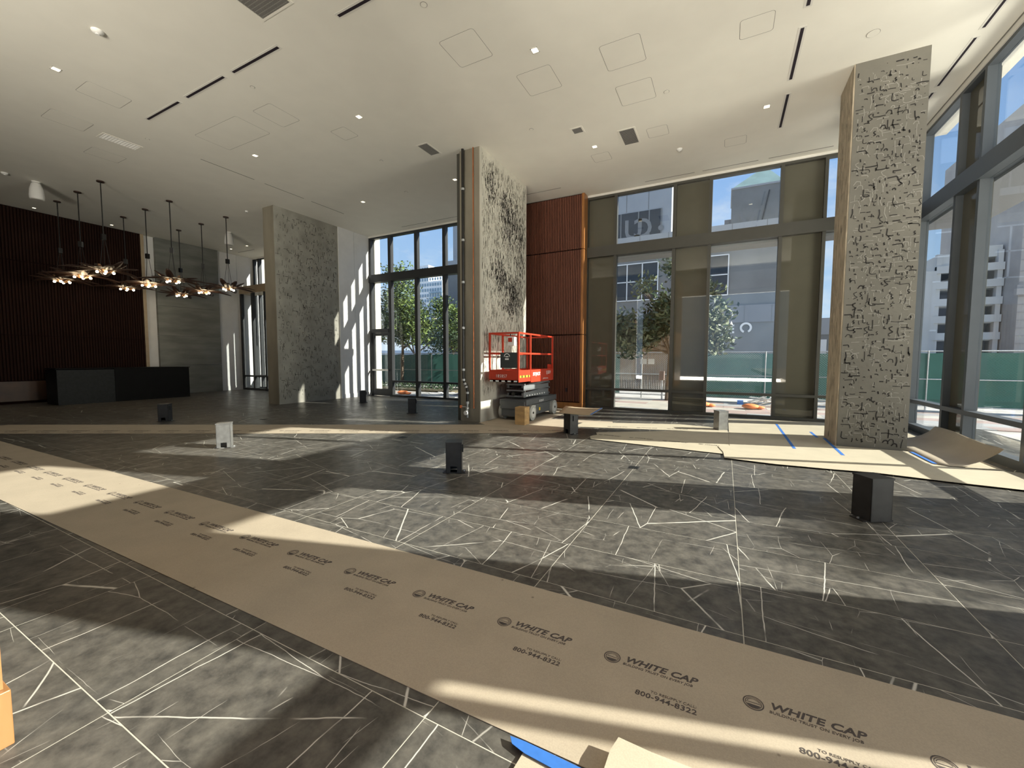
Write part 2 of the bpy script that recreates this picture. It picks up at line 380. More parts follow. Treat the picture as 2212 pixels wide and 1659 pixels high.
# ============================================================ SHELL
floor = MB().box(-24, -7, -.30, 4.2, 13.1, -.0012).build('floor', 'grout', kind='structure')
proto = None
def tile_mesh():
    b = MB(); h = .0026; x, y, e_ = TPX / 2 - h, TPY / 2 - h, .0012
    vs = [(-x, -y, -.011), (x, -y, -.011), (x, y, -.011), (-x, y, -.011), (-x, -y, -.0005), (x, -y, -.0005), (x, y, -.0005), (-x, y, -.0005),
          (-x + e_, -y + e_, 0), (x - e_, -y + e_, 0), (x - e_, y - e_, 0), (-x + e_, y - e_, 0)]
    fs = [(0, 1, 5, 4), (1, 2, 6, 5), (2, 3, 7, 6), (3, 0, 4, 7), (4, 5, 9, 8), (5, 6, 10, 9), (6, 7, 11, 10), (7, 4, 8, 11), (8, 9, 10, 11)]
    b.add(vs, fs); return b
cells = []
for i in range(-18, 4):
    for j in range(-11, 20):
        cx, cyy = TX0 + (i + .5) * TPX, TY0 + (j + .5) * TPY
        if cx - TPX / 2 > 4.1 or cyy - TPY / 2 > 12.7: continue
        # seen by the camera?
        d = Vector((cx, cyy, 0)); dep = d.dot(Vector((fwd.x, fwd.y, 0))); lat = d.dot(r0)
        seen = dep > .9 and abs(lat) < dep * 1.33 + 1.2
        cells.append((0 if seen else 1, math.hypot(cx, cyy), cx, cyy))
cells.sort()
tm = tile_mesh().mesh('tile', 'marble_tile')
rest = MB()
for n_, (a, d, cx, cyy) in enumerate(cells):
    if n_ < 300:
        o = bpy.data.objects.new('tile', tm); COL.objects.link(o); o.parent = floor; o.location = (cx, cyy, 0)
    else:
        t_ = tile_mesh(); rest.add([(v[0] + cx, v[1] + cyy, v[2]) for v in t_.v], t_.f)
rest.build('tile_field', 'marble_tile', floor, kind='stuff')

ceil_ob = MB().box(-22, -7, CH, 4.2, 12.75, CH + .3).build('ceiling', 'ceiling_paint', kind='structure')
MB().box(-22, -6.68, CH - .25, 3.6, -.2, CH - .01).build('bounce_blocker', 'slat_back', kind='structure')   # added dark bulkhead, out of view, stops fill bouncing off the rear ceiling
MB().box(XW - .4, -7, 0, XW, 13.0, CH).build('wall_west', 'wall_white', kind='structure')
# south end of the lobby: unseen wall, its wide opening shaped to let in fill light
ws = MB(); ws.box(-22, -7, 0, -6, -6.7, CH); ws.box(-6, -7, 6.0, 3.9, -6.7, CH); ws.box(-6, -7, 0, 3.9, -6.7, .06)
ws.build('wall_south', 'wall_white', kind='structure')

# ---- curtain wall builder -------------------------------------------------
def curtain(win, axis, spans, zs, inner, outer, fm='frame_metal', fin=None):
    """axis 'x': wall runs along x at y=inner..outer ; 'y': runs along y. spans = list (a,b,type)"""
    def bx(mb, a0, a1, z0, z1, d0=inner, d1=outer):
        if axis == 'x': mb.box(a0, d0, z0, a1, d1, z1)
        else: mb.box(d0, a0, z0, d1, a1, z1)
    zt, zb1, zb0, zr1, zr0, zs0 = zs   # top of frame, beam top, beam bottom, rail top, rail bottom, sill top
    for a, b, ty in spans:
        if ty == 'm':
            m = MB(); bx(m, a, b, 0, zt); m.build('mullion', fm, win)
            continue
        if ty == 'solid':
            m = MB(); bx(m, a, b, 0, zt); m.build('metal_panel', fm, win); continue
        ranges = [(zb1, zt - .06), (zr1, zb0), (zs0, zr0)]
        if ty.startswith('door'): ranges = [(zb1, zt - .06), (2.76, zb0), (.05, 2.55)]
        if ty == 'glassdoor': ranges = [(zb1, zt - .06), (2.76, zb0)]
        for q, (z0, z1) in enumerate(ranges):
            mid = (inner + outer) / 2 + (outer - inner) * .28
            g = MB(); th = .008
            if ty == 'dark':
                bx(g, a, b, z0, z1, mid - (outer - inner) * .12, outer + (outer - inner) * .25); g.build('spandrel_panel', 'spandrel', win)
            else:
                bx(g, a, b, z0, z1, mid - th / 2, mid + th / 2); g.build('glass_pane', 'glass_clear', win)
        # frames
        for (z0, z1, nm) in ((zt - .06, zt, 'head'), (zr0, zr1, 'rail'), (0, zs0, 'sill')):
            if ty == 'glassdoor' and nm != 'head': continue
            if ty.startswith('door') and nm == 'rail': z0, z1, nm = 2.55, 2.76, 'door_header'
            m = MB(); bx(m, a, b, z0, z1); m.build(nm, fm, win)
    a0, a1 = min(s[0] for s in spans), max(s[1] for s in spans)
    m = MB(); bx(m, a0, a1, zb0, zb1, inner - (outer - inner) * .25, outer + .05 * (1 if outer > inner else -1)); m.build('transom_beam', fm, win)
    return a0, a1

# window_1: four-light window left of the near column, with a door
ZN = (6.47, 4.97, 4.66, .66, .59, .07)
w1 = thing('window_1', None, None, (-11, YN, 0), kind='structure')
curtain(w1, 'x', [(-13.27, -13.05, 'm'), (-13.05, -12.12, 'glassdoor'), (-12.12, -11.97, 'm'), (-11.97, -10.76, 'g'), (-10.76, -10.62, 'm'), (-10.62, -9.42, 'g'), (-9.42, -9.28, 'm'),
                  (-9.28, -8.08, 'g'), (-8.08, -7.94, 'm'), (-7.94, -6.74, 'g'), (-6.74, -6.6, 'm')], ZN, YN, YG, 'frame_dark')
# window_2: behind the far column
w2 = thing('window_2', None, None, (-18, YN, 0), kind='structure')
sp = [(-21.25, -21.1, 'm')]
xx = -21.1
for i in range(6):
    wd = .30 if i == 0 else 1.1
    sp += [(xx, xx + wd, 'g'), (xx + wd, xx + wd + .12, 'm')]; xx += wd + .12
curtain(w2, 'x', sp, (6.53, 5.22, 4.85, .70, .62, .10), YN, YG, 'frame_dark')
# window_3: long north window wall
w3 = thing('window_3', None, None, (0, YN, 0), kind='structure')
curtain(w3, 'x', [(-3.93, -3.86, 'm'), (-3.86, -3.06, 'dark'), (-3.06, -2.98, 'm'), (-2.98, -1.42, 'g'), (-1.42, -1.33, 'm'), (-1.33, -.51, 'dark'), (-.51, -.43, 'm'),
                  (-.43, 1.11, 'g'), (1.11, 1.19, 'm'), (1.19, 2.01, 'dark'), (2.01, 2.08, 'm'), (2.08, 3.56, 'g'), (3.56, 3.84, 'm')], ZN, YN, YG, 'frame_metal')
# window_4: east window wall
w4 = thing('window_4', None, None, (XE, 6, 0), kind='structure')
curtain(w4, 'y', [(12.22, 12.62, 'm'), (10.70, 12.22, 'g'), (10.62, 10.70, 'm'), (9.90, 10.62, 'dark'), (9.82, 9.90, 'm'), (8.25, 9.82, 'g'), (8.16, 8.25, 'm'), (6.64, 8.16, 'g'),
                  (5.66, 6.64, 'solid'), (4.18, 5.66, 'g'), (2.97, 4.18, 'solid'), (1.55, 2.97, 'doorbay'), (1.47, 1.55, 'm'), (.2, 1.47, 'doorbay'), (.12, .2, 'm'),
                  (-1.4, .12, 'g'), (-2.3, -1.4, 'solid'), (-3.8, -2.3, 'g'), (-4.6, -3.8, 'solid'), (-6.1, -4.6, 'g'), (-6.7, -6.1, 'solid')], (6.42, 4.88, 4.56, .68, .60, .14), XE, XG, 'frame_grey')
MB().box(XE, 2.79, 0, XG, 2.85, 2.76).build('door_jamb', 'frame_grey', w4)
# header strips above the frames
MB().box(-22, YN - .02, 6.47, 3.9, YG + .1, CH).build('trim_1', 'soffit_white', kind='structure')
MB().box(XE - .02, -6.7, 6.42, XG + .1, YN, CH).build('trim_2', 'soffit_white', kind='structure')
MB().box(XE - .035, -6.7, CH - .012, XE - .022, YN - .1, CH).build('trim_3', 'groove_dark', kind='structure')
# outside canopies over the lower lights
MB().box(-7.5, YG + .06, 4.60, 4.9, YG + .62, 4.82).build('trim_4', 'facade_band', kind='structure')
MB().box(XG + .06, -6.7, 4.52, 4.86, YG + .06, 4.74).build('trim_5', 'facade_band', kind='structure')

# wall between the windows
wb_ = MB(); wb_.box(-13.86, 11.0, 0, -13.16, 11.735, CH); wb_.box(-13.86, 11.735, 0, -13.18, 11.755, CH); wb_.box(-13.86, 11.755, 0, -13.16, YG, CH)
wb_.build('wall_north', 'wall_white', kind='structure')
bs = MB(); bs.box(-13.16, 11.0, 0, -13.14, 11.73, .16); bs.box(-13.16, 11.76, 0, -13.14, 12.49, .16); bs.build('baseboard_north', 'wall_white', kind='structure')
wn2 = MB(); wn2.box(-6.6, YN, 0, -3.93, YG, CH); wn2.build('wall_back', 'wall_white', kind='structure')
# exterior fins
MB().box(-14.2, YG + .01, 0, -13.02, 12.98, 9).build('trim_6', 'cream_exterior', kind='structure')
MB().box(-23.5, YG + .01, 0, -21.5, 17, 9).build('trim_7', 'cream_exterior', kind='structure')
# west wall: boards
ww = MB(); ww.box(XW, 8.10, 0, XW + .02, 8.47, CH); ww.box(XW, 10.83, 0, XW + .02, 11.72, CH); ww.box(XW, 11.74, 0, XW + .02, YN, CH)
ww.build('trim_8', 'wall_white', kind='structure')
MB().box(XW + .02, 10.84, 0, XW + .035, YN - .02, .2).build('baseboard_west', 'wall_white', kind='structure')
ves = thing('window_5', None, None, (-20, 11.82, 0), kind='structure')
b = MB(); b.box(XW + .02, 11.80, 4.67, -17, 12.49, 5.02); b.build('fascia', 'rose_fascia', ves)
for x in (-21.18, -20.27, -19.3, -18.4): MB().box(x, 11.82, 0, x + .12, 11.95, 4.67).build('mullion', 'frame_dark', ves)
for x in (-21.06, -20.15, -19.18):
    MB().box(x, 11.88, .72, x + .8, 11.888, 4.67).build('glass_pane', 'glass_clear', ves); MB().box(x, 11.84, .64, x + .8, 11.93, .72).build('rail', 'frame_dark', ves)
    MB().box(x, 11.88, .1, x + .8, 11.888, .64).build('glass_pane', 'glass_clear', ves); MB().box(x, 11.82, 0, x + .8, 11.95, .1).build('sill', 'frame_dark', ves)

# concrete panel on the west wall
cp = thing('concrete_panel', 'grey cast concrete wall panel right of the dark slatted wood wall behind the desk', 'wall panel', (XW + .02, 9.65, 0))
zc = [0, 1.25, 2.5, 3.75, 5.0, CH - .01]
for a, b2 in zip(zc, zc[1:]): MB().box(XW + .02, 8.47, a + .003, XW + .16, 10.83, b2 - .003).build('concrete_slab', 'concrete_panel', cp)

# ---- slatted wood walls -----------------------------------------------------
def slat_wall(t, axis, a0, a1, face, depth, zz, pitch=.055, w=.032, mat='slat_wood'):
    """slats stand out of a dark backing toward -y ('x') or +x ('y')"""
    sgn = -1 if axis == 'x' else 1
    bk = MB()
    if axis == 'x': bk.box(a0, face, .0, a1, face + depth, CH - .01)
    else: bk.box(face - depth, a0, 0, face, a1, CH - .01)
    bk.build('backing_board', 'slat_back', t)
    for z0, z1 in zip(zz, zz[1:]):
        s_ = MB(); n = int((a1 - a0) / pitch)
        for i in range(n):
            a = a0 + (i + .5) * (a1 - a0) / n
            if axis == 'x': s_.box(a - w / 2, face + sgn * .035, z0 + .018, a + w / 2, face, z1 - .018)
            else: s_.box(face, a - w / 2, z0 + .018, face + .035, a + w / 2, z1 - .018)
        s_.build('slats', mat, t, kind='stuff')
sw = thing('slatted_wall_panel', 'reddish brown vertical wood slat wall behind the orange scissor lift', 'wood wall', (-4.9, 12.15, 0))
slat_wall(sw, 'x', -6.5, -3.96, 12.19, .3, [.20, 2.30, 4.88, CH - .02])
b = MB(); b.box(-6.5, 12.135, 0, -3.93, 12.19, .19); b.build('plinth', 'trim_wood', sw)
for z0, z1 in ((.19, 2.29), (2.31, 4.87), (4.89, CH - .01)):
    b = MB(); b.box(-3.955, 12.15, z0, -3.88, 12.49, z1); b.build('end_board', 'trim_wood', sw)
b = MB(); b.box(-3.955, 12.13, 0, -3.87, 12.49, .185); b.build('end_plinth', 'trim_wood', sw)
b = MB(); b.box(-4.42, 12.148, .52, -4.36, 12.156, .64); b.build('outlet', 'slot_black', sw)
sw2 = thing('slatted_wall_panel', 'very dark full height wood slat wall behind the black reception desk', 'wood wall', (XW, 3, 0))
slat_wall(sw2, 'y', -4, 7.98, XW + .18, .17, [.76, 2.30, 4.77, CH - .02], pitch=.075, w=.045, mat='slat_wood_shaded')
b = MB(); b.box(XW + .18, -4, .09, XW + .23, 7.98, .75); b.build('lower_board', 'trim_wood_shaded', sw2)
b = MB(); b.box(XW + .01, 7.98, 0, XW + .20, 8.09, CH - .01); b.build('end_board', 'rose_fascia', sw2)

# wood wall end close to the camera, lower left
nw = thing('wood_wall_end', 'sunlit orange oak wall end with plinth at lower left edge of the photo', 'wood wall', (-3.2, -.5, 0))
MB().box(-4.3, -3.0, .23, -2.515, .445, CH - .26).build('oak_face', 'oak_edge', nw)
MB().box(-4.35, -3.0, 0, -2.49, .46, .228).build('plinth', 'oak_edge', nw, bevel=.004)

# ============================================================ COLUMNS
def ribbon(mb, pts, w, off, ax):
    """flat stroke standing off a face. ax: ('x',xface,+1) or ('y',yface,-1); pts in (a,z)"""
    for (a0, z0), (a1, z1) in zip(pts, pts[1:]):
        dx, dz = a1 - a0, z1 - z0; L_ = math.hypot(dx, dz) or 1e-6; px, pz = -dz / L_ * w / 2, dx / L_ * w / 2
        q = [(a0 + px, z0 + pz), (a0 - px, z0 - pz), (a1 - px, z1 - pz), (a1 + px, z1 + pz)]
        if ax[0] == 'x':
            vs = [(ax[1] + ax[2] * off, a, z) for a, z in q]; 
        else: vs = [(a, ax[1] + ax[2] * off, z) for a, z in q]
        mb.add(vs, [(0, 1, 2, 3)])
def glyph(rnd, a, z, s):
    k = rnd.random()
    j = lambda q=.15: rnd.uniform(-q, q) * s
    if k < .24: return [(a, z), (a + j(.1), z - s * .5), (a + j(), z - s)]
    if k < .38: return [(a - s * .5, z), (a, z + j(.08)), (a + s * .6, z + j(.1))]
    if k < .52: return [(a - s * .5, z), (a + s * .3, z + j(.1)), (a + s * .42, z - s * .25), (a + s * .38, z - s * .4)]
    if k < .64: return [(a, z), (a - s * .05, z - s * .7), (a + s * .15, z - s * .85), (a + s * .55, z - s * .8)]
    if k < .76: return [(a - s * .3, z - s * .3), (a - s * .1, z), (a + s * .15, z - s * .05), (a + s * .2, z - s * .4)]
    if k < .86: return [(a + s * .3, z), (a, z - s * .15), (a + s * .1, z - s * .4), (a + s * .35, z - s * .6), (a, z - s * .8)]
    return [(a, z), (a + s * .05, z - s * .13)]
def cinside(a, z, a0, a1): return a0 + .02 < a < a1 - .02 and .05 < z < CH - .05
def clampst(pts, a0, a1): return [(min(max(a, a0 + .01), a1 - .01), min(max(z, .05), CH - .04)) for a, z in pts]

rc = thing('concrete_column', 'square concrete column with carved black and white script marks beside east windows', 'column', (2.28, 9.6, 0))
MB().box(1.815, 9.085, 0, 2.755, 10.02, CH).build('column_body', 'concrete_col', rc)
MB().box(1.795, 9.10, 0.0, 1.815, 10.02, CH).build('rough_side', 'concrete_sandy', rc)
rnd = random.Random(3); dk, lt = MB(), MB()
for gi in range(13):
    for gj in range(62):
        if rnd.random() < .28: continue
        a, z = 1.85 + (gi + rnd.uniform(.1, .9)) * .067, .12 + (gj + rnd.uniform(.1, .9)) * .102
        ribbon(dk, clampst(glyph(rnd, a, z, rnd.choice([.03, .045, .05, .07, .09, .15])), 1.815, 2.755), rnd.uniform(.009, .020), .003, ('y', 9.085, -1))
for i in range(420):
    a, z = rnd.uniform(1.86, 2.72), rnd.uniform(.15, 6.35)
    ribbon(lt, clampst(glyph(rnd, a, z, rnd.choice([.06, .1, .14, .2])), 1.815, 2.755), rnd.uniform(.006, .011), .002, ('y', 9.085, -1))
dk.build('carved_marks', 'carve_dark', rc, kind='stuff'); lt.build('raised_marks', 'carve_light', rc, kind='stuff')
sd = MB()
for i in range(260):
    a, z = rnd.uniform(9.14, 9.98), rnd.uniform(.15, 6.35)
    ribbon(sd, [(a, z), (a + rnd.uniform(-.01, .01), z - rnd.uniform(.04, .14))], .01, .003, ('x', 1.795, -1))
sd.build('side_scratches', 'carve_grey', rc, kind='stuff')

c1 = thing('concrete_column', 'thick concrete column with hatched black scars and fire pipe beside the scissor lift', 'column', (-5.56, 9.7, 0))
MB().box(-5.83, 8.45, 0, -5.27, 10.98, CH).build('column_body', 'concrete_side', c1)
MB().box(-5.96, 8.52, 0, -5.83, 10.98, CH).build('side_panel', 'frame_metal', c1)
MB().box(-5.27, 8.45, 0, -5.245, 10.98, CH).build('textured_face', 'concrete_combed', c1)
dk, gy, lt = MB(), MB(), MB(); rnd = random.Random(5)
for i in range(2300):
    a, z = rnd.uniform(8.52, 10.93), rnd.uniform(.75, 6.45); l = rnd.uniform(.04, .17)
    ribbon(gy, [(a, z), (a + rnd.uniform(-.015, .015), z - l)], rnd.uniform(.006, .012), .0025, ('x', -5.245, 1))
blobs = [(8.95, 5.85, .30, .55, 150), (10.0, 5.25, .62, .75, 560), (9.6, 5.6, .3, .4, 90), (9.4, 3.75, .48, .55, 330), (10.2, 3.35, .55, .50, 380), (10.5, 4.2, .3, .5, 110), (9.9, 2.95, .5, .25, 120), (10.6, 5.0, .25, .5, 110)]
for cx, cz, ra, rz_, n in blobs:
    for i in range(n):
        a, z = rnd.gauss(cx, ra * .5), rnd.gauss(cz, rz_ * .5)
        if not (8.5 < a < 10.95 and .6 < z < 6.45): continue
        tgt = dk if rnd.random() < .84 else lt
        dz = rnd.uniform(.03, .13); da = rnd.uniform(-.035, .035)
        ribbon(tgt, [(a, z), (a + da, z - dz)], rnd.uniform(.008, .018) if tgt is dk else .008, .005, ('x', -5.245, 1))
gy.build('combed_marks', 'carve_grey', c1, kind='stuff'); dk.build('black_scars', 'carve_dark', c1, kind='stuff'); lt.build('pale_chips', 'carve_light', c1, kind='stuff')

c2 = thing('concrete_column', 'wide concrete column with small carved marks near the pendant lights', 'column', (-13.5, 9.8, 0))
MB().box(-13.78, 8.52, 0, -13.22, 11.0, CH).build('column_body', 'concrete_side', c2)
MB().box(-13.22, 8.52, 0, -13.195, 11.0, CH).build('carved_face', 'concrete', c2)
dk, lt = MB(), MB(); rnd = random.Random(9)
for i in range(900):
    a, z = rnd.uniform(8.58, 10.92), rnd.uniform(.2, 6.35)
    pts = glyph(rnd, a, z, rnd.choice([.06, .08, .1, .14])) if rnd.random() < .5 else [(a, z), (a + rnd.uniform(-.02, .02), z - rnd.uniform(.05, .13))]
    ribbon(dk, clampst(pts, 8.52, 11.0), rnd.uniform(.007, .013), .003, ('x', -13.195, 1))
for i in range(350):
    a, z = rnd.uniform(8.58, 10.92), rnd.uniform(.2, 6.35)
    ribbon(lt, clampst(glyph(rnd, a, z, rnd.choice([.08, .12])), 8.52, 11.0), .009, .002, ('x', -13.195, 1))
dk.build('carved_marks', 'carve_dark', c2, kind='stuff'); lt.build('pale_marks', 'carve_light', c2, kind='stuff')

# sprinkler riser + copper pipe on the near column
rp = thing('sprinkler_riser', 'black fire sprinkler pipe with silver couplings running down the concrete column', 'pipe', (-5.72, 8.40, 0))
X0, Y0 = -5.70, 8.385
b = MB(); b.tube([(X0, Y0, CH), (X0, Y0, 1.02), (X0 + .11, Y0, .80), (X0 + .11, Y0, .50)], .032, 12); b.build('pipe', 'cast_black', rp)
for z in (5.6, 4.4, 3.4, 2.3, 1.28, 1.03): MB().cyl((X0, Y0, z - .025), (X0, Y0, z + .025), .045, 12).build('coupling', 'galv_steel', rp)
for p, q in (((X0 + .03, Y0, .95), (X0 + .055, Y0, .90)), ((X0 + .07, Y0, .87), (X0 + .09, Y0, .83)), ((X0 + .11, Y0, .74), (X0 + .11, Y0, .69)), ((X0 + .11, Y0, .50), (X0 + .11, Y0, .44))):
    MB().cyl(p, q, .045, 12).build('coupling', 'galv_steel', rp)
MB().cyl((X0 + .11, Y0, .44), (X0 + .11, Y0, .10), .026, 10).build('drain_pipe', 'galv_steel', rp)
MB().ball((X0 + .11, Y0, .33), .045, 12, 8).build('valve_body', 'galv_steel', rp)
MB().cyl((X0 + .09, Y0 - .03, .22), (X0 + .09, Y0 - .055, .22), .055, 16).build('gauge', 'white_plastic', rp)
MB().cyl((X0 + .09, Y0, .36), (X0 - .05, Y0, .36), .018, 8).build('branch_pipe', 'galv_steel', rp)
MB().box(X0 - .11, Y0 - .02, .325, X0 - .04, Y0 + .02, .395).build('valve_handle', 'valve_orange', rp, bevel=.012)
cpipe = thing('copper_pipe', 'thin vertical copper pipe on the front of the near concrete column', 'pipe', (-5.43, 8.42, 0))
MB().cyl((-5.43, 8.425, .33), (-5.43, 8.425, CH), .013, 10).build('pipe', 'copper', cpipe)
for z in (5.9, 4.6, 3.3, 2.0, .7, .36): MB().cyl((-5.43, 8.425, z - .02), (-5.43, 8.425, z + .02), .018, 10).build('pipe_joint', 'copper', cpipe)

# ============================================================ RECEPTION DESK
dk_ = thing('reception_desk', 'long black stone reception desk in front of the dark wood slat wall', 'desk', (-19.6, 6.8, 0))
MB().box(-20.1, 4.93, 0, -19.12, 6.35, 1.15).build('stone_end', 'desk_stone', dk_, bevel=.006)
MB().box(-20.1, 6.353, 0, -19.12, 8.62, 1.17).build('body', 'desk_black', dk_, bevel=.006)
MB().box(-20.12, 4.91, 1.172, -19.10, 8.64, 1.20).build('counter_top', 'desk_black', dk_)

# ============================================================ FLOOR POSTS
POSTS = [
    ('A', -7.68, 3.95, 52.7, 'raw_steel', 'bare steel box post in the sun patch left of the centre'),
    ('B', -3.25, 4.55, 30, 'black_steel', 'black steel floor post in the middle with flanged foot, nearest the centre'),
    ('C', -2.80, 8.05, -32, 'black_steel', 'black steel floor post carrying a sheet of tan board'),
    ('D', -.04, 10.05, 31, 'raw_steel', 'grey steel floor post close to the long north window wall'),
    ('E', 1.31, 5.08, 30, 'black_steel', 'largest black floor post, nearest the right edge of the photo'),
    ('F', -12.15, 4.93, 45, 'black_steel', 'dim steel floor post in the shade, leftmost, beyond the paper path'),
    ('G', -7.84, 8.95, 36, 'black_steel', 'black floor post before the four-light window, right one of two'),
    ('H', -11.25, 10.3, 45, 'black_steel', 'black floor post by the white wall, farthest of all'),
]
for c, x, y, rot, mt, lab in POSTS:
    t = thing('floor_post', lab, 'post', (x, y, 0), R(rot), 'steel floor posts awaiting fittings')
    w = .105; h = .415
    b = MB()
    b.box(-w, -w, .012, -w + .008, w, h); b.box(w - .008, -w, .012, w, w, h); b.box(-w, w - .008, .012, w, w, h)
    sl = .045 if c in 'ABCF' else 0
    if sl:
        b.box(-w, -w, .012, -sl, -w + .008, .10); b.box(sl, -w, .012, w, -w + .008, .10); b.box(-w, -w, .10, w, -w + .008, h)
    else: b.box(-w, -w, .012, w, -w + .008, h)
    b.build('post_body', mt, t, local=True)
    MB().box(-w - .006, -w - .006, h, w + .006, w + .006, h + .014).build('cap_plate', mt, t, local=True)
    MB().box(-w - .045, -w + .03, 0, w + .045, w - .03, .011).build('foot_plate', mt, t, local=True)
    for sx_ in (-1, 1): MB().cyl((sx_ * (w + .026), 0, .011), (sx_ * (w + .026), 0, .024), .012, 6).build('bolt', 'galv_steel', t, local=True)
    MB().box(w + .0005, -.03, .28, w + .02, -.018, h - .03).build('edge_rib', mt, t, local=True)

# tan board on post C
t = thing('cardboard_sheet', 'tan board sheet resting on a black floor post, edge taped in blue', 'board', (-2.8, 8.1, .43))
b = MB(); nx = 8
P0, P1, P2, P3 = Vector((-3.22, 8.88, .47)), Vector((-2.38, 8.95, .455)), Vector((-2.29, 7.78, .452)), Vector((-3.02, 7.90, .44))
top = []
for j in range(9):
    for i in range(9):
        u, v = i / 8, j / 8
        p = (P3 * (1 - u) + P2 * u) * (1 - v) + (P0 * (1 - u) + P1 * u) * v
        dd = abs(u - .5) * 2; p = p + Vector((0, 0, -.018 * (1 - dd ** 2) - .0)); p.z = max(p.z, .4335); top.append(p)
b.add(top, [(j * 9 + i, j * 9 + i + 1, (j + 1) * 9 + i + 1, (j + 1) * 9 + i) for j in range(8) for i in range(8)], True)
o = b.build('board', 'paper_back', t); md = o.modifiers.new('solid', 'SOLIDIFY'); md.thickness = .006; md.offset = 1
b = MB()
for j in range(8):
    p, q = top[j * 9 + 8], top[(j + 1) * 9 + 8]
    u_ = Vector((0, 0, .008)); l_ = Vector((.035, 0, 0))
    b.add([p + u_ - l_, p + u_ + Vector((.004, 0, 0)), q + u_ + Vector((.004, 0, 0)), q + u_ - l_], [(0, 1, 2, 3)])
b.build('blue_tape', 'tape_blue', t)

# wooden block by the lift
t = thing('wood_block', 'upright plywood block on the paper in front of the lift wheel', 'block', (-4.21, 8.64, 0))
MB().box(-4.34, 8.51, .008, -4.085, 8.77, .42).build('block', 'plywood', t, bevel=.004)

# ============================================================ FLOOR PAPER
PZ = .0035
def runner(name, label, poly, mat='kraft_paper', z0=.0008, z1=PZ, wav=0):
    t = thing(name, label, 'floor paper', (sum(p[0] for p in poly) / len(poly), sum(p[1] for p in poly) / len(poly), 0), group='kraft paper floor protection')
    MB().prism(poly, z0, z1).build('paper_sheet', mat, t)
    return t
lo = lambda x: 1.411 + .0145 * x
hi = lambda x: 2.477 + .0157 * x
run1 = runner('paper_runner', 'long kraft paper runner with printed logos crossing the foreground', [(-14.5, lo(-14.5)), (-8, lo(-8)), (-.35, lo(-.35) + .02), (2.2, lo(2.2)), (2.2, hi(2.2)), (-14.5, hi(-14.5))])
# printed marks
tA = text_mesh('t1', 'WHITE CAP', .056, 'print_ink', offset=.0016, shear=.30, space=1.02, sx=1.02)
tB = text_mesh('t2', 'BUILDING TRUST ON EVERY JOB', .0215, 'print_ink', offset=.0002, shear=.18, space=1.02)
tC = text_mesh('t3', 'TO RESUPPLY CALL:', .0205, 'print_ink', offset=0, shear=.05, space=1.02)
tD = text_mesh('t4', '800-944-8322', .0405, 'print_ink', offset=.0006, shear=.05, space=1.04)
def width(me): return max(v.co.x for v in me.vertices) - min(v.co.x for v in me.vertices)
def fit(me, w):
    k_ = w / width(me)
    for v in me.vertices: v.co.x *= k_
fit(tA, .335); fit(tB, .325); fit(tC, .195); fit(tD, .262)
em = MB()
def ring(mb, c, r, w, n=28, a0=0, a1=2 * math.pi, sq=1):
    pts = []
    for i in range(n + 1):
        a = a0 + (a1 - a0) * i / n; pts += [(c[0] + r * math.cos(a), c[1] + r * sq * math.sin(a), 0), (c[0] + (r - w) * math.cos(a), c[1] + (r - w) * sq * math.sin(a), 0)]
    mb.add(pts, [(2 * i, 2 * i + 1, 2 * i + 3, 2 * i + 2) for i in range(n)])
ring(em, (0, 0), .042, .005); ring(em, (0, 0), .033, .003)
ring(em, (0, .004), .026, .0035, 12, R(10), R(170), .8)
seg = [(.029 * math.cos(R(a)), .029 * math.sin(R(a)), 0) for a in range(200, 341, 10)]; em.add(seg, [tuple(range(len(seg)))])
em.add([(-.028, .003, 0), (.028, .003, 0), (.030, -.001, 0), (-.030, -.001, 0)], [(0, 1, 2, 3)])
emm = em.mesh('em', 'print_ink')
I4 = Matrix.Identity(4)
logo_me = join_meshes('printed_logo', [(emm, Matrix.Translation((0, 0, 0))), (tA, Matrix.Translation((.062, -.001, 0))), (tB, Matrix.Translation((.058, -.028, 0)))], 'print_ink')
phone_me = join_meshes('printed_phone_number', [(tD, Matrix.Translation((.145, -.187, 0))), (tC, Matrix.Translation((.21, -.150, 0)))], 'print_ink')
for k in range(22):
    x = .795 - .634 * k; y = 2.056 + .0135 * (x - 0.0) + .0
    ex = x if k == 0 else x
    put('printed_logo', logo_me, run1, (ex, 2.057 + .0145 * ex, PZ + .0006), (0, 0, R(.8)))
    if k > 0 or True: put('printed_phone_number', phone_me, run1, (ex, 2.057 + .0145 * ex, PZ + .0006), (0, 0, R(.8)))

# diagonal runner
dv = Vector((math.cos(R(28.5)), math.sin(R(28.5)))); nv = Vector((-dv.y, dv.x))
pa = Vector((-14.6, 2.83)); 
def dg(s_, w_): p = Vector((-14.85, 2.80)) + dv * s_ - nv * w_; return (p.x, p.y)
run2 = runner('paper_runner', 'kraft paper runner crossing the room beyond the steel posts', [dg(0.35, 0), dg(12.6, 0), dg(13.0, .9), dg(12.7, 1.12), dg(.1, 1.12), dg(-.15, .95), dg(-.1, .3)], z0=.0037, z1=.0066)
for k in range(19):
    p = Vector((-13.35, 2.68)) + dv * (.634 * k)
    put('printed_logo', logo_me, run2, (p.x, p.y, .0072), (0, 0, R(28.5)))
    put('printed_phone_number', phone_me, run2, (p.x, p.y, .0072), (0, 0, R(28.5)))

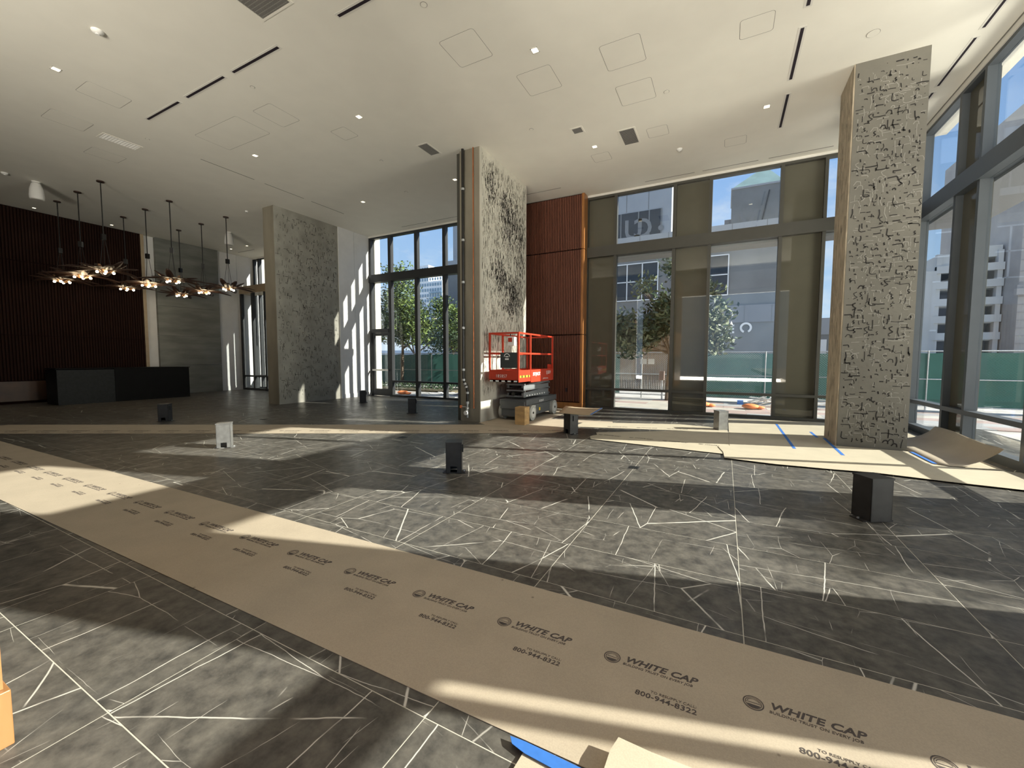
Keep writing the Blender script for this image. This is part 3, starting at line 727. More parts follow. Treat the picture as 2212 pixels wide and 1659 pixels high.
run3 = runner('paper_runner', 'kraft paper laid under the scissor lift beside the concrete column', [(-5.22, 8.3), (-4.9, 8.15), (-3.6, 7.9), (-3.0, 8.35), (-3.15, 9.5), (-2.3, 9.64), (-2.42, 10.05), (-3.96, 9.75), (-3.96, 11.9), (-5.22, 11.9)], 'kraft_paper', .0045, .0075)
run4 = runner('paper_runner', 'kraft paper strip running from the lift to the grey post by north windows', [(-3.05, 8.85), (.10, 9.72), (.10, 10.0), (-.30, 10.3), (-.9, 10.38), (-3.0, 9.6)], 'kraft_paper_pale', .008, .011)
run5 = runner('paper_runner', 'torn-ended kraft paper strip in column shadow right of the board-topped post', [(-2.36, 8.36), (-2.26, 8.12), (-2.34, 7.9), (-2.25, 7.62), (.12, 7.42), (.13, 9.78), (-.9, 9.35)], 'kraft_paper_pale', .0118, .0148)
run6 = runner('paper_runner', 'pale floor paper beside the north windows, seamed at the grey post', [(.12, 8.1), (3.5, 8.1), (3.5, 9.07), (1.785, 9.07), (1.785, 10.03), (3.5, 10.03), (3.5, 12.3), (.12, 12.1)], 'kraft_paper_pale', .0155, .0185)
run7 = runner('paper_runner', 'front sheet of pale floor paper with wavy edge in front of carved column', [(-.03, 8.12), (-.06, 7.98), (.02, 7.55), (.04, 7.10), (.7, 7.02), (1.38, 7.06), (1.84, 7.12), (2.6, 7.02), (3.55, 6.96), (3.62, 8.05), (2.9, 8.02), (2.7, 8.12)], 'kraft_paper_pale', .0195, .023)
run5_l = None
for k in range(4):
    p = Vector((-2.2, 8.15)) + Vector((.62, -.02)) * k
    put('printed_logo', logo_me, run5, (p.x, p.y, .0155), (0, 0, R(-2)))
for k in range(4):
    p = Vector((-1.55, 9.35)) + Vector((.55, .12)) * k * .5
for k in range(3):
    put('printed_logo', logo_me, run4, (-2.3 + .62 * k, 9.25 + .17 * k, .0117), (0, 0, R(15)))
# loose curled sheet
t = thing('paper_runner', 'loose kraft sheet curling up against the east window sill', 'floor paper', (3.1, 9.3, 0), group='kraft paper floor protection')
prof = [(2.78, .024), (2.95, .024), (3.10, .028), (3.22, .05), (3.33, .10), (3.41, .17), (3.46, .25), (3.48, .30)]
b = MB(); ys = [8.12, 8.3, 8.7, 9.2, 9.8, 10.3, 10.6]
g = []
for j, y in enumerate(ys):
    for i, (x, z) in enumerate(prof):
        wv = .015 * math.sin(j * 1.7 + i)
        e2 = 1 if 0 < j < len(ys) - 1 else 0
        yy = y + (.12 * (i / 7) if j == 0 else (-.12 * (1 - i / 7) if j == len(ys) - 1 else 0)) - (.10 * math.sin(i * 1.1) if j == 0 else 0)
        g.append((x + (j / 6) * .02 * i / 7 * 6, yy, z + (wv * (i / 7) if i > 2 else 0) + (.012 if j == 0 and 1 < i < 4 else 0)))
n = len(prof)
b.add(g, [(j * n + i, j * n + i + 1, (j + 1) * n + i + 1, (j + 1) * n + i) for j in range(len(ys) - 1) for i in range(n - 1)], True)
o = b.build('paper_sheet', 'kraft_paper', t); md = o.modifiers.new('solid', 'SOLIDIFY'); md.thickness = .002; md.offset = 0
# blue tape strips
def tape(x0, y0, x1, y1, z, lab, w=.048):
    d = Vector((x1 - x0, y1 - y0)).normalized(); n_ = Vector((-d.y, d.x)) * w / 2
    poly = [(x0 + n_.x, y0 + n_.y), (x0 - n_.x, y0 - n_.y), (x1 - n_.x, y1 - n_.y), (x1 + n_.x, y1 + n_.y)]
    MB().prism(poly, z, z + .0012).build('tape_strip', 'tape_blue', label=lab, cat='tape', group='blue masking tape on the paper')
tape(1.13, 11.45, 1.11, 8.42, .0188, 'longest blue tape strip on pale paper left of the carved column')
tape(1.655, 10.55, 1.66, 9.85, .0188, 'short blue tape strip behind the carved column, by north windows')
tape(1.765, 9.85, 1.73, 8.2, .0188, 'blue tape strip at the left foot of the carved column')
tape(2.79, 9.0, 2.79, 8.14, .0265, 'blue tape strip on paper right of the carved column foot')
# foreground scraps
def fpt(x, y, z=0.0):
    dc = Vector(((x - 1106) / 883.8, -(y - 829.5) / 883.8, -1)); d = rr * dc.x + uu * dc.y - fwd * dc.z
    k_ = (z - 1.55) / d.z; return (d.x * k_, d.y * k_)
A, B_, C_, D_, E_, F_ = [fpt(*p, .02) for p in ((1102, 1589), (1134, 1601), (1262, 1662), (1198, 1662), (1133, 1627), (1106, 1606))]
MB().prism([A, B_, C_, D_, E_, F_], .018, .020).build('tape_strip', 'tape_blue', label='wide blue tape with pointed end at the bottom edge of photo', cat='tape', group='blue masking tape on the paper')
t = thing('paper_scrap', 'cream paper scrap under the blue tape at the bottom edge', 'floor paper', (A[0], A[1], 0))
MB().prism([fpt(1131, 1624, .012), fpt(1215, 1664, .012), fpt(1200, 1740, .012), fpt(1060, 1740, .012)], .010, .012).build('paper_sheet', 'kraft_paper_pale', t)
t = thing('paper_scrap', 'raised cream sheet corner lying over the printed runner, bottom centre', 'floor paper', (-.33, 1.62, 0))
P_ = [(*fpt(1336, 1592, .06), .06), (*fpt(1408, 1625, .05), .05), (*fpt(1530, 1672, .03), .03), (*fpt(1640, 1760, .02), .02), (*fpt(1230, 1790, .05), .05), (*fpt(1305, 1659, .055), .055), (*fpt(1318, 1620, .058), .058)]
b = MB(); b.add(P_, [tuple(range(7))[::-1]]); o = b.build('paper_sheet', 'kraft_paper_pale', t); md = o.modifiers.new('solid', 'SOLIDIFY'); md.thickness = .002

# floor outlet covers
for x, y, lab in ((-5.58, 6.08, 'small square floor outlet cover on dark tile, near paper path'), (-10.33, 6.24, 'small square floor outlet cover beyond paper path, left'), (-1.11, 5.93, 'small square floor outlet cover right of centre')):
    t = thing('floor_outlet', lab, 'floor outlet', (x, y, 0))
    MB().box(x - .07, y - .07, 0.0002, x + .07, y + .07, .004).build('frame', 'black_steel', t); MB().box(x - .055, y - .055, .004, x + .055, y + .055, .006).build('lid', 'desk_stone', t)

# ============================================================ SCISSOR LIFT
L = thing('scissor_lift', 'orange-red and grey scissor lift parked by the concrete column', 'scissor lift', (-4.66, 9.9, 0))
xa, xb = -5.05, -4.27           # left / right
ch = MB(); ch.box(xa + .06, 9.02, .11, xb - .06, 10.98, .40); ch.box(xa + .02, 9.0, .40, xb - .0, 11.0, .54); ch.box(xa + .05, 8.98, .30, xb - .05, 9.03, .5)
ch.build('chassis', 'lift_grey', L, bevel=.012)
MB().box(xb - .062, 9.45, .12, xb - .02, 10.55, .39).build('battery_tray', 'lift_grey', L, bevel=.008)
for (x, sx_) in ((xb - .06, 1), (xa + .06, -1)):
    for y in (9.27, 10.73):
        x0 = x if sx_ > 0 else x; x1 = x + sx_ * .11
        yaw_ = 0
        wv = MB().cyl((x0, y, .205), (x1, y, .205), .195, 28).build('wheel', 'tyre', L)
        MB().cyl((x1 - sx_ * .005, y, .205), (x1 + sx_ * .006, y, .205), .125, 24).build('wheel_hub', 'hub', wv)
        MB().cyl((x1, y, .205), (x1 + sx_ * .018, y, .205), .028, 12).build('axle_cap', 'cast_black', wv)
# folded scissor stack
zs_ = [.60, .70, .80, .90]
for k, z in enumerate(zs_):
    for x in (xa + .17, xb - .20):
        b = MB(); m_ = Matrix.Translation((x, 10.0, z)) @ Matrix.Rotation(R(3.2 if k % 2 else -3.2), 4, 'X')
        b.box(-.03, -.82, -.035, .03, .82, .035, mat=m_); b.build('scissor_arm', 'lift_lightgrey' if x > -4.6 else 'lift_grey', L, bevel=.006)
for k, z in enumerate((.60, .75, .90)):
    for y in (9.2, 10.8): MB().cyl((xa + .12, y, z), (xb - .14, y, z), .025, 10).build('pivot_pin', 'lift_lightgrey', L)
b = MB(); b.cyl((-4.72, 9.15, .66), (-4.72, 10.5, .84), .05, 12); b.build('hydraulic_cylinder', 'cast_black', L)
for k, z in enumerate((.635, .80)):
    b = MB(); b.prism([(xb - .165, 9.15), (xb - .15, 9.15), (xb - .15, 10.75), (xb - .165, 10.75)], z - .05, z + .075)
    b.build('side_guard', 'lift_lightgrey', L, bevel=.004)
for k in range(8):
    y = 9.3 + k * .16; MB().box(xb - .150, y, .60, xb - .146, y + .07, .635).build('hazard_stripe', 'decal_white', L)
# platform
y0, ym, y1 = 8.60, 9.27, 10.76
pz0, pz1 = .995, 1.28
b = MB(); b.box(-5.09, y0, pz0, -4.30, y1, pz0 + .05); b.build('deck', 'lift_red', L)
for (bx_, nm) in (((-5.10, y0, pz0, -4.29, y0 + .02, pz1 - .0), 'toe_board'), ((-4.31, y0 + .02, pz0, -4.29, ym, pz1), 'toe_board'), ((-4.315, ym, pz0 - .03, -4.28, y1, pz1), 'toe_board'), ((-5.10, y0 + .02, pz0, -5.08, y1, pz1), 'toe_board'), ((-5.1, y1 - .02, pz0, -4.29, y1, pz1), 'toe_board')):
    MB().box(*bx_).build(nm, 'lift_red', L)
zt, zm = 2.18, 1.68
for x in (-5.085, -4.305):
    for y in (y0 + .015, ym, y1 - .015): MB().box(x - .02, y - .02, pz1, x + .02, y + .02, zt).build('guard_post', 'lift_red', L)
    for z in (zt - .02, zm): MB().box(x - .018, y0, z - .02, x + .018, y1, z + .02).build('guard_rail', 'lift_red', L)
for y in (y0 + .015, y1 - .015):
    for z in (zt - .02, zm): MB().box(-5.10, y - .018, z - .02, -4.29, y + .018, z + .02).build('guard_rail', 'lift_red', L)
MB().box(-4.78, y0 - .008, 1.33, -4.33, y0 + .004, 1.70).build('notice_panel', 'lift_panel', L)
b = MB(); ring(b, (0, 0), .08, .018, 16, 0, math.pi); b.add([(-.05, -.04, 0), (.05, -.04, 0), (.05, -.075, 0), (-.05, -.075, 0)], [(0, 1, 2, 3)])
b.box(-.04, -.012, -.0005, .04, .012, .0005)
put('notice_sticker', b.mesh('sticker', 'decal_white'), L, (-4.60, y0 - .0105, 1.60), (R(90), 0, 0))
# control box
b = MB(); b.box(-4.62, 8.66, 1.86, -4.44, 8.78, 2.08); cb = b.build('control_box', 'white_plastic', L, bevel=.01)
MB().box(-4.60, 8.65, 1.95, -4.50, 8.66, 2.05).build('control_face', 'lift_red', cb)
MB().cyl((-4.56, 8.70, 2.08), (-4.56, 8.70, 2.15), .014, 8).build('joystick', 'cast_black', cb)
MB().box(-4.42, y1 - .1, pz1, -4.33, y1 - .04, pz1 + .12).build('tool_box', 'lift_red', L)
# writing
put('fleet_number', text_mesh('n1', '185857', .105, 'decal_white', space=1.25, sx=.8), L, (-4.91, y0 - .004, 1.10), (R(90), 0, 0))
put('maker_lettering', text_mesh('n2', 'SKYJACK', .115, 'decal_white', offset=.002, shear=.2), L, (-4.276, ym + .10, 1.13), (R(90), 0, R(90)))
put('model_lettering', text_mesh('n3', 'SJ 3219', .115, 'decal_white', offset=.001), L, (-4.276, ym + .98, 1.15), (R(90), 0, R(90)), scale=(.85, 1, 1))
put('maker_lettering', text_mesh('n4', 'SKYJACK', .075, 'decal_white', offset=.001, shear=.2), L, (-4.265, 9.75, .435), (R(90), 0, R(90)))
put('side_note', text_mesh('n5', 'powered access', .055, 'decal_white', shear=.2), L, (-4.276, ym + .75, 1.02), (R(90), 0, R(90)))
MB().box(-4.289, y0 + .06, 1.10, -4.286, ym - .05, 1.15).build('warning_decal', 'decal_yellow', L)
for k in range(3): MB().box(-4.286, y0 + .14 + .18 * k, 1.10, -4.284, y0 + .20 + .18 * k, 1.15).build('warning_dash', 'cast_black', L)
for k in range(5): MB().box(-5.08 + .165 * k, y0 - .003, pz0 + .005, -4.99 + .165 * k, y0, pz0 + .035).build('hazard_stripe', 'decal_white', L)
MB().box(xb - .02, 9.80, .20, xb - .018, 9.88, .28).build('warning_decal', 'decal_yellow', L)
MB().box(xb - .02, 9.50, .28, xb - .018, 9.57, .36).build('warning_decal', 'decal_white', L)

# ============================================================ PENDANT CLUSTER
def petal(mb, ang, r0_, r1_, tilt, w, curl, z0):
    n_ = 6; top = []
    ca, sa = math.cos(ang), math.sin(ang)
    for i in range(n_ + 1):
        u = i / n_; r = r0_ + (r1_ - r0_) * u; z = z0 + tilt * (r - r0_) + curl * u * u
        ww_ = w * (math.sin(math.pi * min(1, .12 + u * .84)) ** .6)
        for s_ in (-1, 0, 1):
            top.append((r * ca - s_ * ww_ / 2 * sa, r * sa + s_ * ww_ / 2 * ca, z + (-.10 * ww_ if s_ == 0 else 0)))
    mb.add(top, [(i * 3 + j, i * 3 + j + 1, (i + 1) * 3 + j + 1, (i + 1) * 3 + j) for i in range(n_) for j in range(2)], True)
def make_pendant(seed):
    t = thing('pendant_light', 'x', 'pendant light', (0, 0, 0), 0, 'flower pendant lights over the lobby')
    rd = random.Random(seed)
    MB().cyl((0, 0, CH - .03), (0, 0, CH), .085, 20).build('ceiling_canopy', 'petal_wood', t, local=True)
    MB().cyl((0, 0, 5.05), (0, 0, CH - .03), .014, 8).build('rod', 'cast_black', t, local=True)
    MB().box(-.045, -.045, 4.90, .045, .045, 5.06).build('cable_block', 'cast_black', t, local=True)
    for k in range(3):
        a = k * 2.094; MB().cyl((.03 * math.cos(a), .03 * math.sin(a), 4.9), (.13 * math.cos(a), .13 * math.sin(a), 4.1), .006, 6).build('cable', 'cast_black', t, local=True)
    MB().lathe((0, 0, 4.04), [(0, .09), (.10, .08), (.15, .03), (.13, -.01), (0, -.03)], 16).build('hub', 'petal_wood', t, local=True)
    ang = rd.uniform(0, 1)
    for k in range(13):
        a = ang + k * 2.4
        lvl = k % 3
        b = MB()
        if lvl == 0: petal(b, a, .12, rd.uniform(.78, .95), .02, .25, -.10, 4.08)
        elif lvl == 1: petal(b, a, .12, rd.uniform(.70, .86), .16, .23, -.04, 4.04)
        else: petal(b, a, .12, rd.uniform(.45, .6), .42, .19, .06, 4.05)
        o = b.build('petal', 'petal_wood', t, local=True); m_ = o.modifiers.new('solid', 'SOLIDIFY'); m_.thickness = .010
    for k in range(4):
        a = ang + .5 + k * 1.571
        b = MB(); petal(b, a, .06, .30, .35, .13, .12, 3.97)
        o = b.build('inner_petal', 'petal_inner', t, local=True); m_ = o.modifiers.new('solid', 'SOLIDIFY'); m_.thickness = .006
        MB().ball((.17 * math.cos(a + .5), .17 * math.sin(a + .5), 3.985), .034, 10, 8).build('bulb', 'bulb', t, local=True)
    return t
protos = [make_pendant(s_) for s_ in (1, 2, 3)]
rows = {0: 'near', 1: 'middle', 2: 'far'}
k = 0
labs = ['leftmost flower pendant with wooden petals, over the desk', 'second flower pendant from the left, before dark slats', 'tall-hung flower pendant, third from left, before dark slats',
        'flower pendant low at fourth place, before edge of dark slats', 'flower pendant hanging before the narrow white wall strip', 'flower pendant before left part of the grey concrete panel',
        'lowest flower pendant, before centre of concrete panel', 'flower pendant before the right edge of concrete panel', 'rightmost flower pendant, before the white wall and far window']
for j, y in enumerate((5.18, 6.80, 8.46)):
    for i, x in enumerate((-19.06, -17.43, -15.81)):
        o = protos[k] if k < 3 else copy_tree(protos[(k * 2 + 1) % 3])
        o.location = (x, y, 0.0 if k % 2 else .01); o.location.z = 0
        o.rotation_euler = (0, 0, k * .83); o['label'] = labs[k]; k += 1
for j, y in enumerate((5.2, 6.8, 8.45)):
    ld = bpy.data.lights.new('pendant_glow', 'POINT'); ld.energy = 16; ld.color = (1, .72, .42); ld.shadow_soft_size = .15
    lo_ = bpy.data.objects.new('pendant_glow', ld); COL.objects.link(lo_); lo_.location = (-17.4, y, 3.85)

# ============================================================ CEILING FITTINGS
def rrect(cx, cy_, w, d, r, n=4):
    pts = []
    for qx, qy, a0 in ((1, 1, 0), (-1, 1, 90), (-1, -1, 180), (1, -1, 270)):
        for i in range(n + 1):
            a = R(a0 + 90 * i / n); pts.append((cx + qx * (w / 2 - r) + r * math.cos(a), cy_ + qy * (d / 2 - r) + r * math.sin(a)))
    return pts
panels = [(-3.85, 5.79, .64, .64), (-3.11, 7.03, .64, .64), (-1.63, 7.04, .64, .64), (-1.63, 8.14, .64, .64), (-1.46, 9.71, .43, .42), (-2.86, 10.28, .44, .42), (.27, 7.39, .45, .42), (.06, 10.94, .44, .40),
          (-10.63, 3.61, .57, .64), (-12.42, 3.61, .6, .64), (-13.7, 4.61, .55, .64), (-8.34, 5.52, .57, .66), (-9.9, 5.5, 1.6, .74), (-7.65, 6.63, .43, .42)]
for q, (x, y, w, d) in enumerate(panels):
    pos_l = ['left of', 'nearest to', 'among']
    t = MB(); a_, b_ = rrect(x, y, w, d, .05), rrect(x, y, w - .012, d - .012, .045); n_ = len(a_)
    t.add([(p[0], p[1], CH - .0012) for p in a_] + [(p[0], p[1], CH - .0012) for p in b_], [((i + 1) % n_, i, n_ + i, n_ + (i + 1) % n_) for i in range(n_)])
    th = thing('ceiling_hatch', 'x', 'access panel', (x, y, CH), group='flush access hatches in the ceiling')
    t.build('shadow_gap', 'groove_dark', th)
    MB().prism(rrect(x, y, w - .016, d - .016, .045), CH - .002, CH - .0002).build('hatch_panel', 'ceiling_paint', th)
    th['label'] = ['large flush hatch left of the bright downlight, top centre', 'flush hatch below the top-centre bright downlight', 'clearly outlined flush hatch right of top-centre downlight', 'flush hatch just below the clearest outlined hatch', 'small flush hatch right of the large square grille',
                   'small flush hatch below a downlight near north windows', 'flush hatch near top right, left of black slots', 'small flush hatch near the north windows, right', 'flush hatch upper left, right of bright downlight', 'flush hatch at left above the white rectangular grille',
                   'flush hatch at left below the white rectangular grille', 'faint flush hatch right of the three black slots', 'widest faint hatch left of centre of ceiling', 'faint small hatch below downlight, left of the centre'][q]
dls = [(-10.42, 2.92), (-6.86, 6.32), (-10.42, 6.31), (-2.88, 6.32), (.58, 9.76), (-2.87, 9.71), (-10.39, 9.67), (-6.83, 9.67), (-20.6, 5.05), (-20.6, 7.0), (-20.2, 10.98), (-19.0, 11.0), (.58, 6.32), (-6.86, 2.92), (-2.88, 2.92)]
dlab = ['bright square downlight at far upper left', 'square downlight in middle of ceiling, left of centre', 'square downlight left, near the long thin slots', 'brightest square downlight, top centre', 'square downlight left of black slots at right', 'square downlight below the square grille',
        'small downlight above the wide carved column', 'small downlight touching the near concrete column', 'tiny downlight over the dark slat wall, left', 'tiny downlight over the dark slat wall, right', 'tiny downlight near the far window, left', 'tiny downlight near the far window, right', 'downlight out of frame right', 'downlight out of frame left', 'downlight out of frame centre']
for (x, y), lb in list(zip(dls, dlab))[:12]:
    t = thing('downlight', lb, 'ceiling light', (x, y, CH), group='square recessed downlights')
    b = MB(); s_ = .06 if x > -15 else .05
    for q in ((-s_, -s_, s_, -s_ + .012), (-s_, s_ - .012, s_, s_), (-s_, -s_, -s_ + .012, s_), (s_ - .012, -s_, s_, s_)): b.box(x + q[0], y + q[1], CH - .004, x + q[2], y + q[3], CH)
    b.build('trim_ring', 'white_plastic', t)
    MB().box(x - s_ + .012, y - s_ + .012, CH - .002, x + s_ - .012, y + s_ - .012, CH - .0005).build('lens', 'downlight_glow', t)
    ld = bpy.data.lights.new('downlight_beam', 'SPOT'); ld.energy = 12; ld.spot_size = R(70); ld.spot_blend = .6; ld.color = (1, .85, .62); ld.shadow_soft_size = .04
    lo_ = bpy.data.objects.new('downlight_beam', ld); COL.objects.link(lo_); lo_.parent = t; lo_.location = (0, 0, -.03)
def slot(x0, y0_, x1, y1_, w, lb, mat='slot_black', frame=True):
    t = thing('slot_diffuser', lb, 'air slot', ((x0 + x1) / 2, (y0_ + y1_) / 2, CH), group='linear slot diffusers in the ceiling')
    if abs(x1 - x0) > abs(y1_ - y0_): bx_ = (x0, y0_ - w / 2, x1, y0_ + w / 2)
    else: bx_ = (x0 - w / 2, y0_, x0 + w / 2, y1_)
    if frame: MB().box(bx_[0] - .03, bx_[1] - .03, CH - .003, bx_[2] + .03, bx_[3] + .03, CH - .0002).build('slot_frame', 'soffit_white', t)
    MB().box(bx_[0], bx_[1], CH - .0055, bx_[2], bx_[3], CH - .0005).build('slot_opening', mat, t)
slot(-10.86, 4.36, -9.6, 4.36, .042, 'black slot diffuser at left, farthest of the diagonal row')
slot(-9.29, 4.36, -8.04, 4.36, .042, 'black slot diffuser, second of the diagonal row at left')
slot(-7.77, 4.37, -6.51, 4.37, .042, 'black slot diffuser, third of the diagonal row at left')
slot(-5.15, 4.40, -3.9, 4.40, .042, 'black slot diffuser cut by top edge of the photo, left')
for a, b2, lb in ((5.79, 7.11, 'thin grey slot left of wide column, nearest'), (7.40, 8.63, 'thin grey slot left of wide column, middle'), (8.89, 10.14, 'thin grey slot left of wide column, farthest')): slot(-11.82, a, -11.82, b2, .018, lb, 'groove_dark', False)
slot(.885, 7.75, .885, 9.03, .045, 'long black slot left of the carved column top')
slot(.90, 9.50, .90, 10.74, .045, 'black slot below the long one, nearer north windows')
slot(.885, 5.9, .885, 7.31, .045, 'black slot cut by top edge of the photo, right')
slot(3.29, 9.20, 3.29, 10.46, .035, 'black slot along east windows beside carved column'); slot(3.29, 7.6, 3.29, 8.98, .035, 'black slot along east windows, nearer the camera'); slot(3.29, 10.68, 3.29, 11.9, .035, 'black slot along east windows, mostly hidden by column')
for a, b2, lb in ((-2.15, -.87, 'thin dark slot along north windows, left'), (-.68, .59, 'thin dark slot along north windows, middle'), (.81, 2.10, 'thin dark slot along north windows, right'), (-11.03, -9.85, 'thin dark slot over the four-light window, left'), (-9.61, -8.4, 'thin dark slot over the four-light window, right')): slot(a, 12.22 if a > -5 else 12.13, b2, 12.22 if a > -5 else 12.13, .016, lb, 'groove_dark', False)
slot(-5.6, 11.52, -4.4, 11.52, .016, 'thin dark slot over the wood slat wall behind lift', 'groove_dark', False)
slot(-20.6, 11.5, -19.3, 11.5, .018, 'thin dark slot over the far window at left', 'groove_dark', False)
for (x, y, w, d, lb, ax) in ((-5.87, 3.55, .62, .75, 'big square ceiling grille cut by the top edge', 0), (-12.56, 4.5, .3, .64, 'white rectangular ceiling grille at left', 0), (-6.42, 8.03, .26, .5, 'rectangular ceiling grille above the near column', 0), (-3.01, 8.87, .2, .2, 'smallest square ceiling grille, middle', 1), (-2.06, 9.64, .31, .65, 'larger grey ceiling grille right of the smallest one', 1)):
    t = thing('ceiling_grille', lb, 'air grille', (x, y, CH), group='square ceiling air grilles')
    b = MB(); f_ = .035
    b.box(x - w / 2 - f_, y - d / 2 - f_, CH - .006, x + w / 2 + f_, y - d / 2, CH); b.box(x - w / 2 - f_, y + d / 2, CH - .006, x + w / 2 + f_, y + d / 2 + f_, CH)
    b.box(x - w / 2 - f_, y - d / 2, CH - .006, x - w / 2, y + d / 2, CH); b.box(x + w / 2, y - d / 2, CH - .006, x + w / 2 + f_, y + d / 2, CH)
    b.build('grille_frame', 'ceiling_paint', t)
    MB().box(x - w / 2, y - d / 2, CH - .001, x + w / 2, y + d / 2, CH - .0002).build('grille_back', 'slot_black' if w != .3 else 'white_plastic', t)
    b = MB(); n_ = int(w / .022)
    for i in range(n_): xx = x - w / 2 + (i + .5) * w / n_; b.box(xx - .005, y - d / 2, CH - .006, xx + .004, y + d / 2, CH - .001)
    n_ = int(d / .05)
    for i in range(n_): yy = y - d / 2 + (i + .5) * d / n_; b.box(x - w / 2, yy - .003, CH - .006, x + w / 2, yy + .003, CH - .002)
    b.build('grille_bars', 'white_plastic' if w == .3 else 'grille_grey', t, kind='stuff')
for x, y, rr_, big, lb in ((-8.65, 2.90, .075, 1, 'round white ceiling detector at upper left'), (-1.11, 10.73, .065, 1, 'round white ceiling detector near north windows'), (-17.42, 3.77, .07, 1, 'round white detector over the wood slat wall, left'), (-1.12, 8.38, .05, 0, 'flush round ceiling cap right of outlined hatches'), (-3.92, 4.82, .05, 0, 'flush round ceiling cap at top of photo, centre'),
                         (-3.89, 8.37, .045, 0, 'flush round ceiling cap left of the small grille'), (-7.87, 4.76, .04, 0, 'flush round ceiling cap below slot row, left'), (-11.84, 4.73, .04, 0, 'flush round ceiling cap by the rectangular white grille'), (-7.84, 7.92, .04, 0, 'flush round ceiling cap left of near column'), (-8.63, 9.70, .05, 0, 'flush round ceiling cap before the four-light window'), (1.86, 8.37, .085, 0, 'flush round ceiling cap before the carved column'), (-14.55, 8.45, .05, 1, 'dark-lensed ceiling camera left of wide carved column')):
    t = thing('ceiling_detector', lb, 'detector', (x, y, CH), group='round ceiling detectors and caps')
    if big:
        MB().lathe((x, y, CH), [(0, -.05), (rr_ * .5, -.048), (rr_ * .85, -.03), (rr_, -.012), (rr_, 0)], 20).build('detector_body', 'white_plastic', t)
        MB().cyl((x, y, CH - .06), (x, y, CH - .045), rr_ * .35, 12).build('lens', 'cast_black' if x == -14.55 else 'white_plastic', t)
    else:
        MB().cyl((x, y, CH - .003), (x, y, CH), rr_, 20).build('cap_rim', 'groove_dark', t); MB().cyl((x, y, CH - .006), (x, y, CH - .0005), rr_ - .006, 20).build('cap', 'ceiling_paint', t)
for x, y, lb in ((-17.5, 4.36, 'white cylindrical pendant speaker at left under the ceiling'), (-17.6, 9.5, 'white cylindrical pendant speaker behind the pendants, dim')):
    t = thing('ceiling_speaker', lb, 'speaker', (x, y, CH))
    MB().lathe((x, y, CH), [(.0, -.5), (.135, -.5), (.15, -.48), (.155, -.40), (.14, -.22), (.10, -.07), (.06, -.02), (.0, -.02)], 24).build('speaker_body', 'white_plastic', t)
    MB().cyl((x, y, CH - .03), (x, y, CH), .09, 16).build('mount', 'white_plastic', t)
    MB().cyl((x, y, CH - .504), (x, y, CH - .499), .125, 20).build('speaker_grille', 'soffit_white', t)

# door in window_1 (first light)
dr = thing('door_1', None, None, (-12.6, YN, 0), kind='structure')
b = MB(); b.box(-13.05, YN - .02, 2.60, -12.12, YG, 2.76); b.build('door_head', 'frame_dark', dr)
b = MB(); b.box(-13.03, YN + .01, .02, -12.93, YN + .06, 2.59); b.box(-12.22, YN + .01, .02, -12.13, YN + .06, 2.59); b.box(-12.93, YN + .01, 2.48, -12.22, YN + .06, 2.59); b.box(-12.93, YN + .01, .02, -12.22, YN + .06, .30)
b.build('door_leaf', 'frame_dark', dr)
MB().box(-12.93, YN + .03, .30, -12.22, YN + .038, 2.48).build('door_glass', 'glass_clear', dr)
MB().box(-13.02, YN - .05, 1.04, -12.15, YN - .01, 1.11).build('push_bar', 'brass_white', dr)

# ============================================================ OUTSIDE
MB().box(-160, 12.9, -.45, 160, 220, -.02).build('plaza_ground', 'plaza', kind='structure')
MB().box(4.2, -60, -.45, 160, 12.9, -.02).build('street_ground', 'plaza', kind='structure')
pv = thing('plaza_paving', 'pink, cream and grey stone paving outside the north windows', 'paving', (0, 15, -.02))
rnd = random.Random(11); mts = ['paver_pink', 'paver_grey', 'paver_cream']; pms = {}
for m_ in mts: pms[m_] = MB().box(-.597, -.297, 0, .597, .297, .02).mesh('paver', m_)
for i in range(-6, 7):
    for j in range(6):
        x = i * 1.2 + (.6 if j % 2 else 0); y = 13.2 + j * .6
        o = bpy.data.objects.new('paver', pms[rnd.choice(mts)]); COL.objects.link(o); o.parent = pv; o.location = (x, y - 15, .002)
for i in range(-14, -8):
    for j in range(3):
        x = i * 1.2 + (.6 if j % 2 else 0); y = 13.2 + j * .6
        o = bpy.data.objects.new('paver', pms[rnd.choice(['paver_grey', 'paver_grey', 'paver_pink'])]); COL.objects.link(o); o.parent = pv; o.location = (x, y - 15, .002)
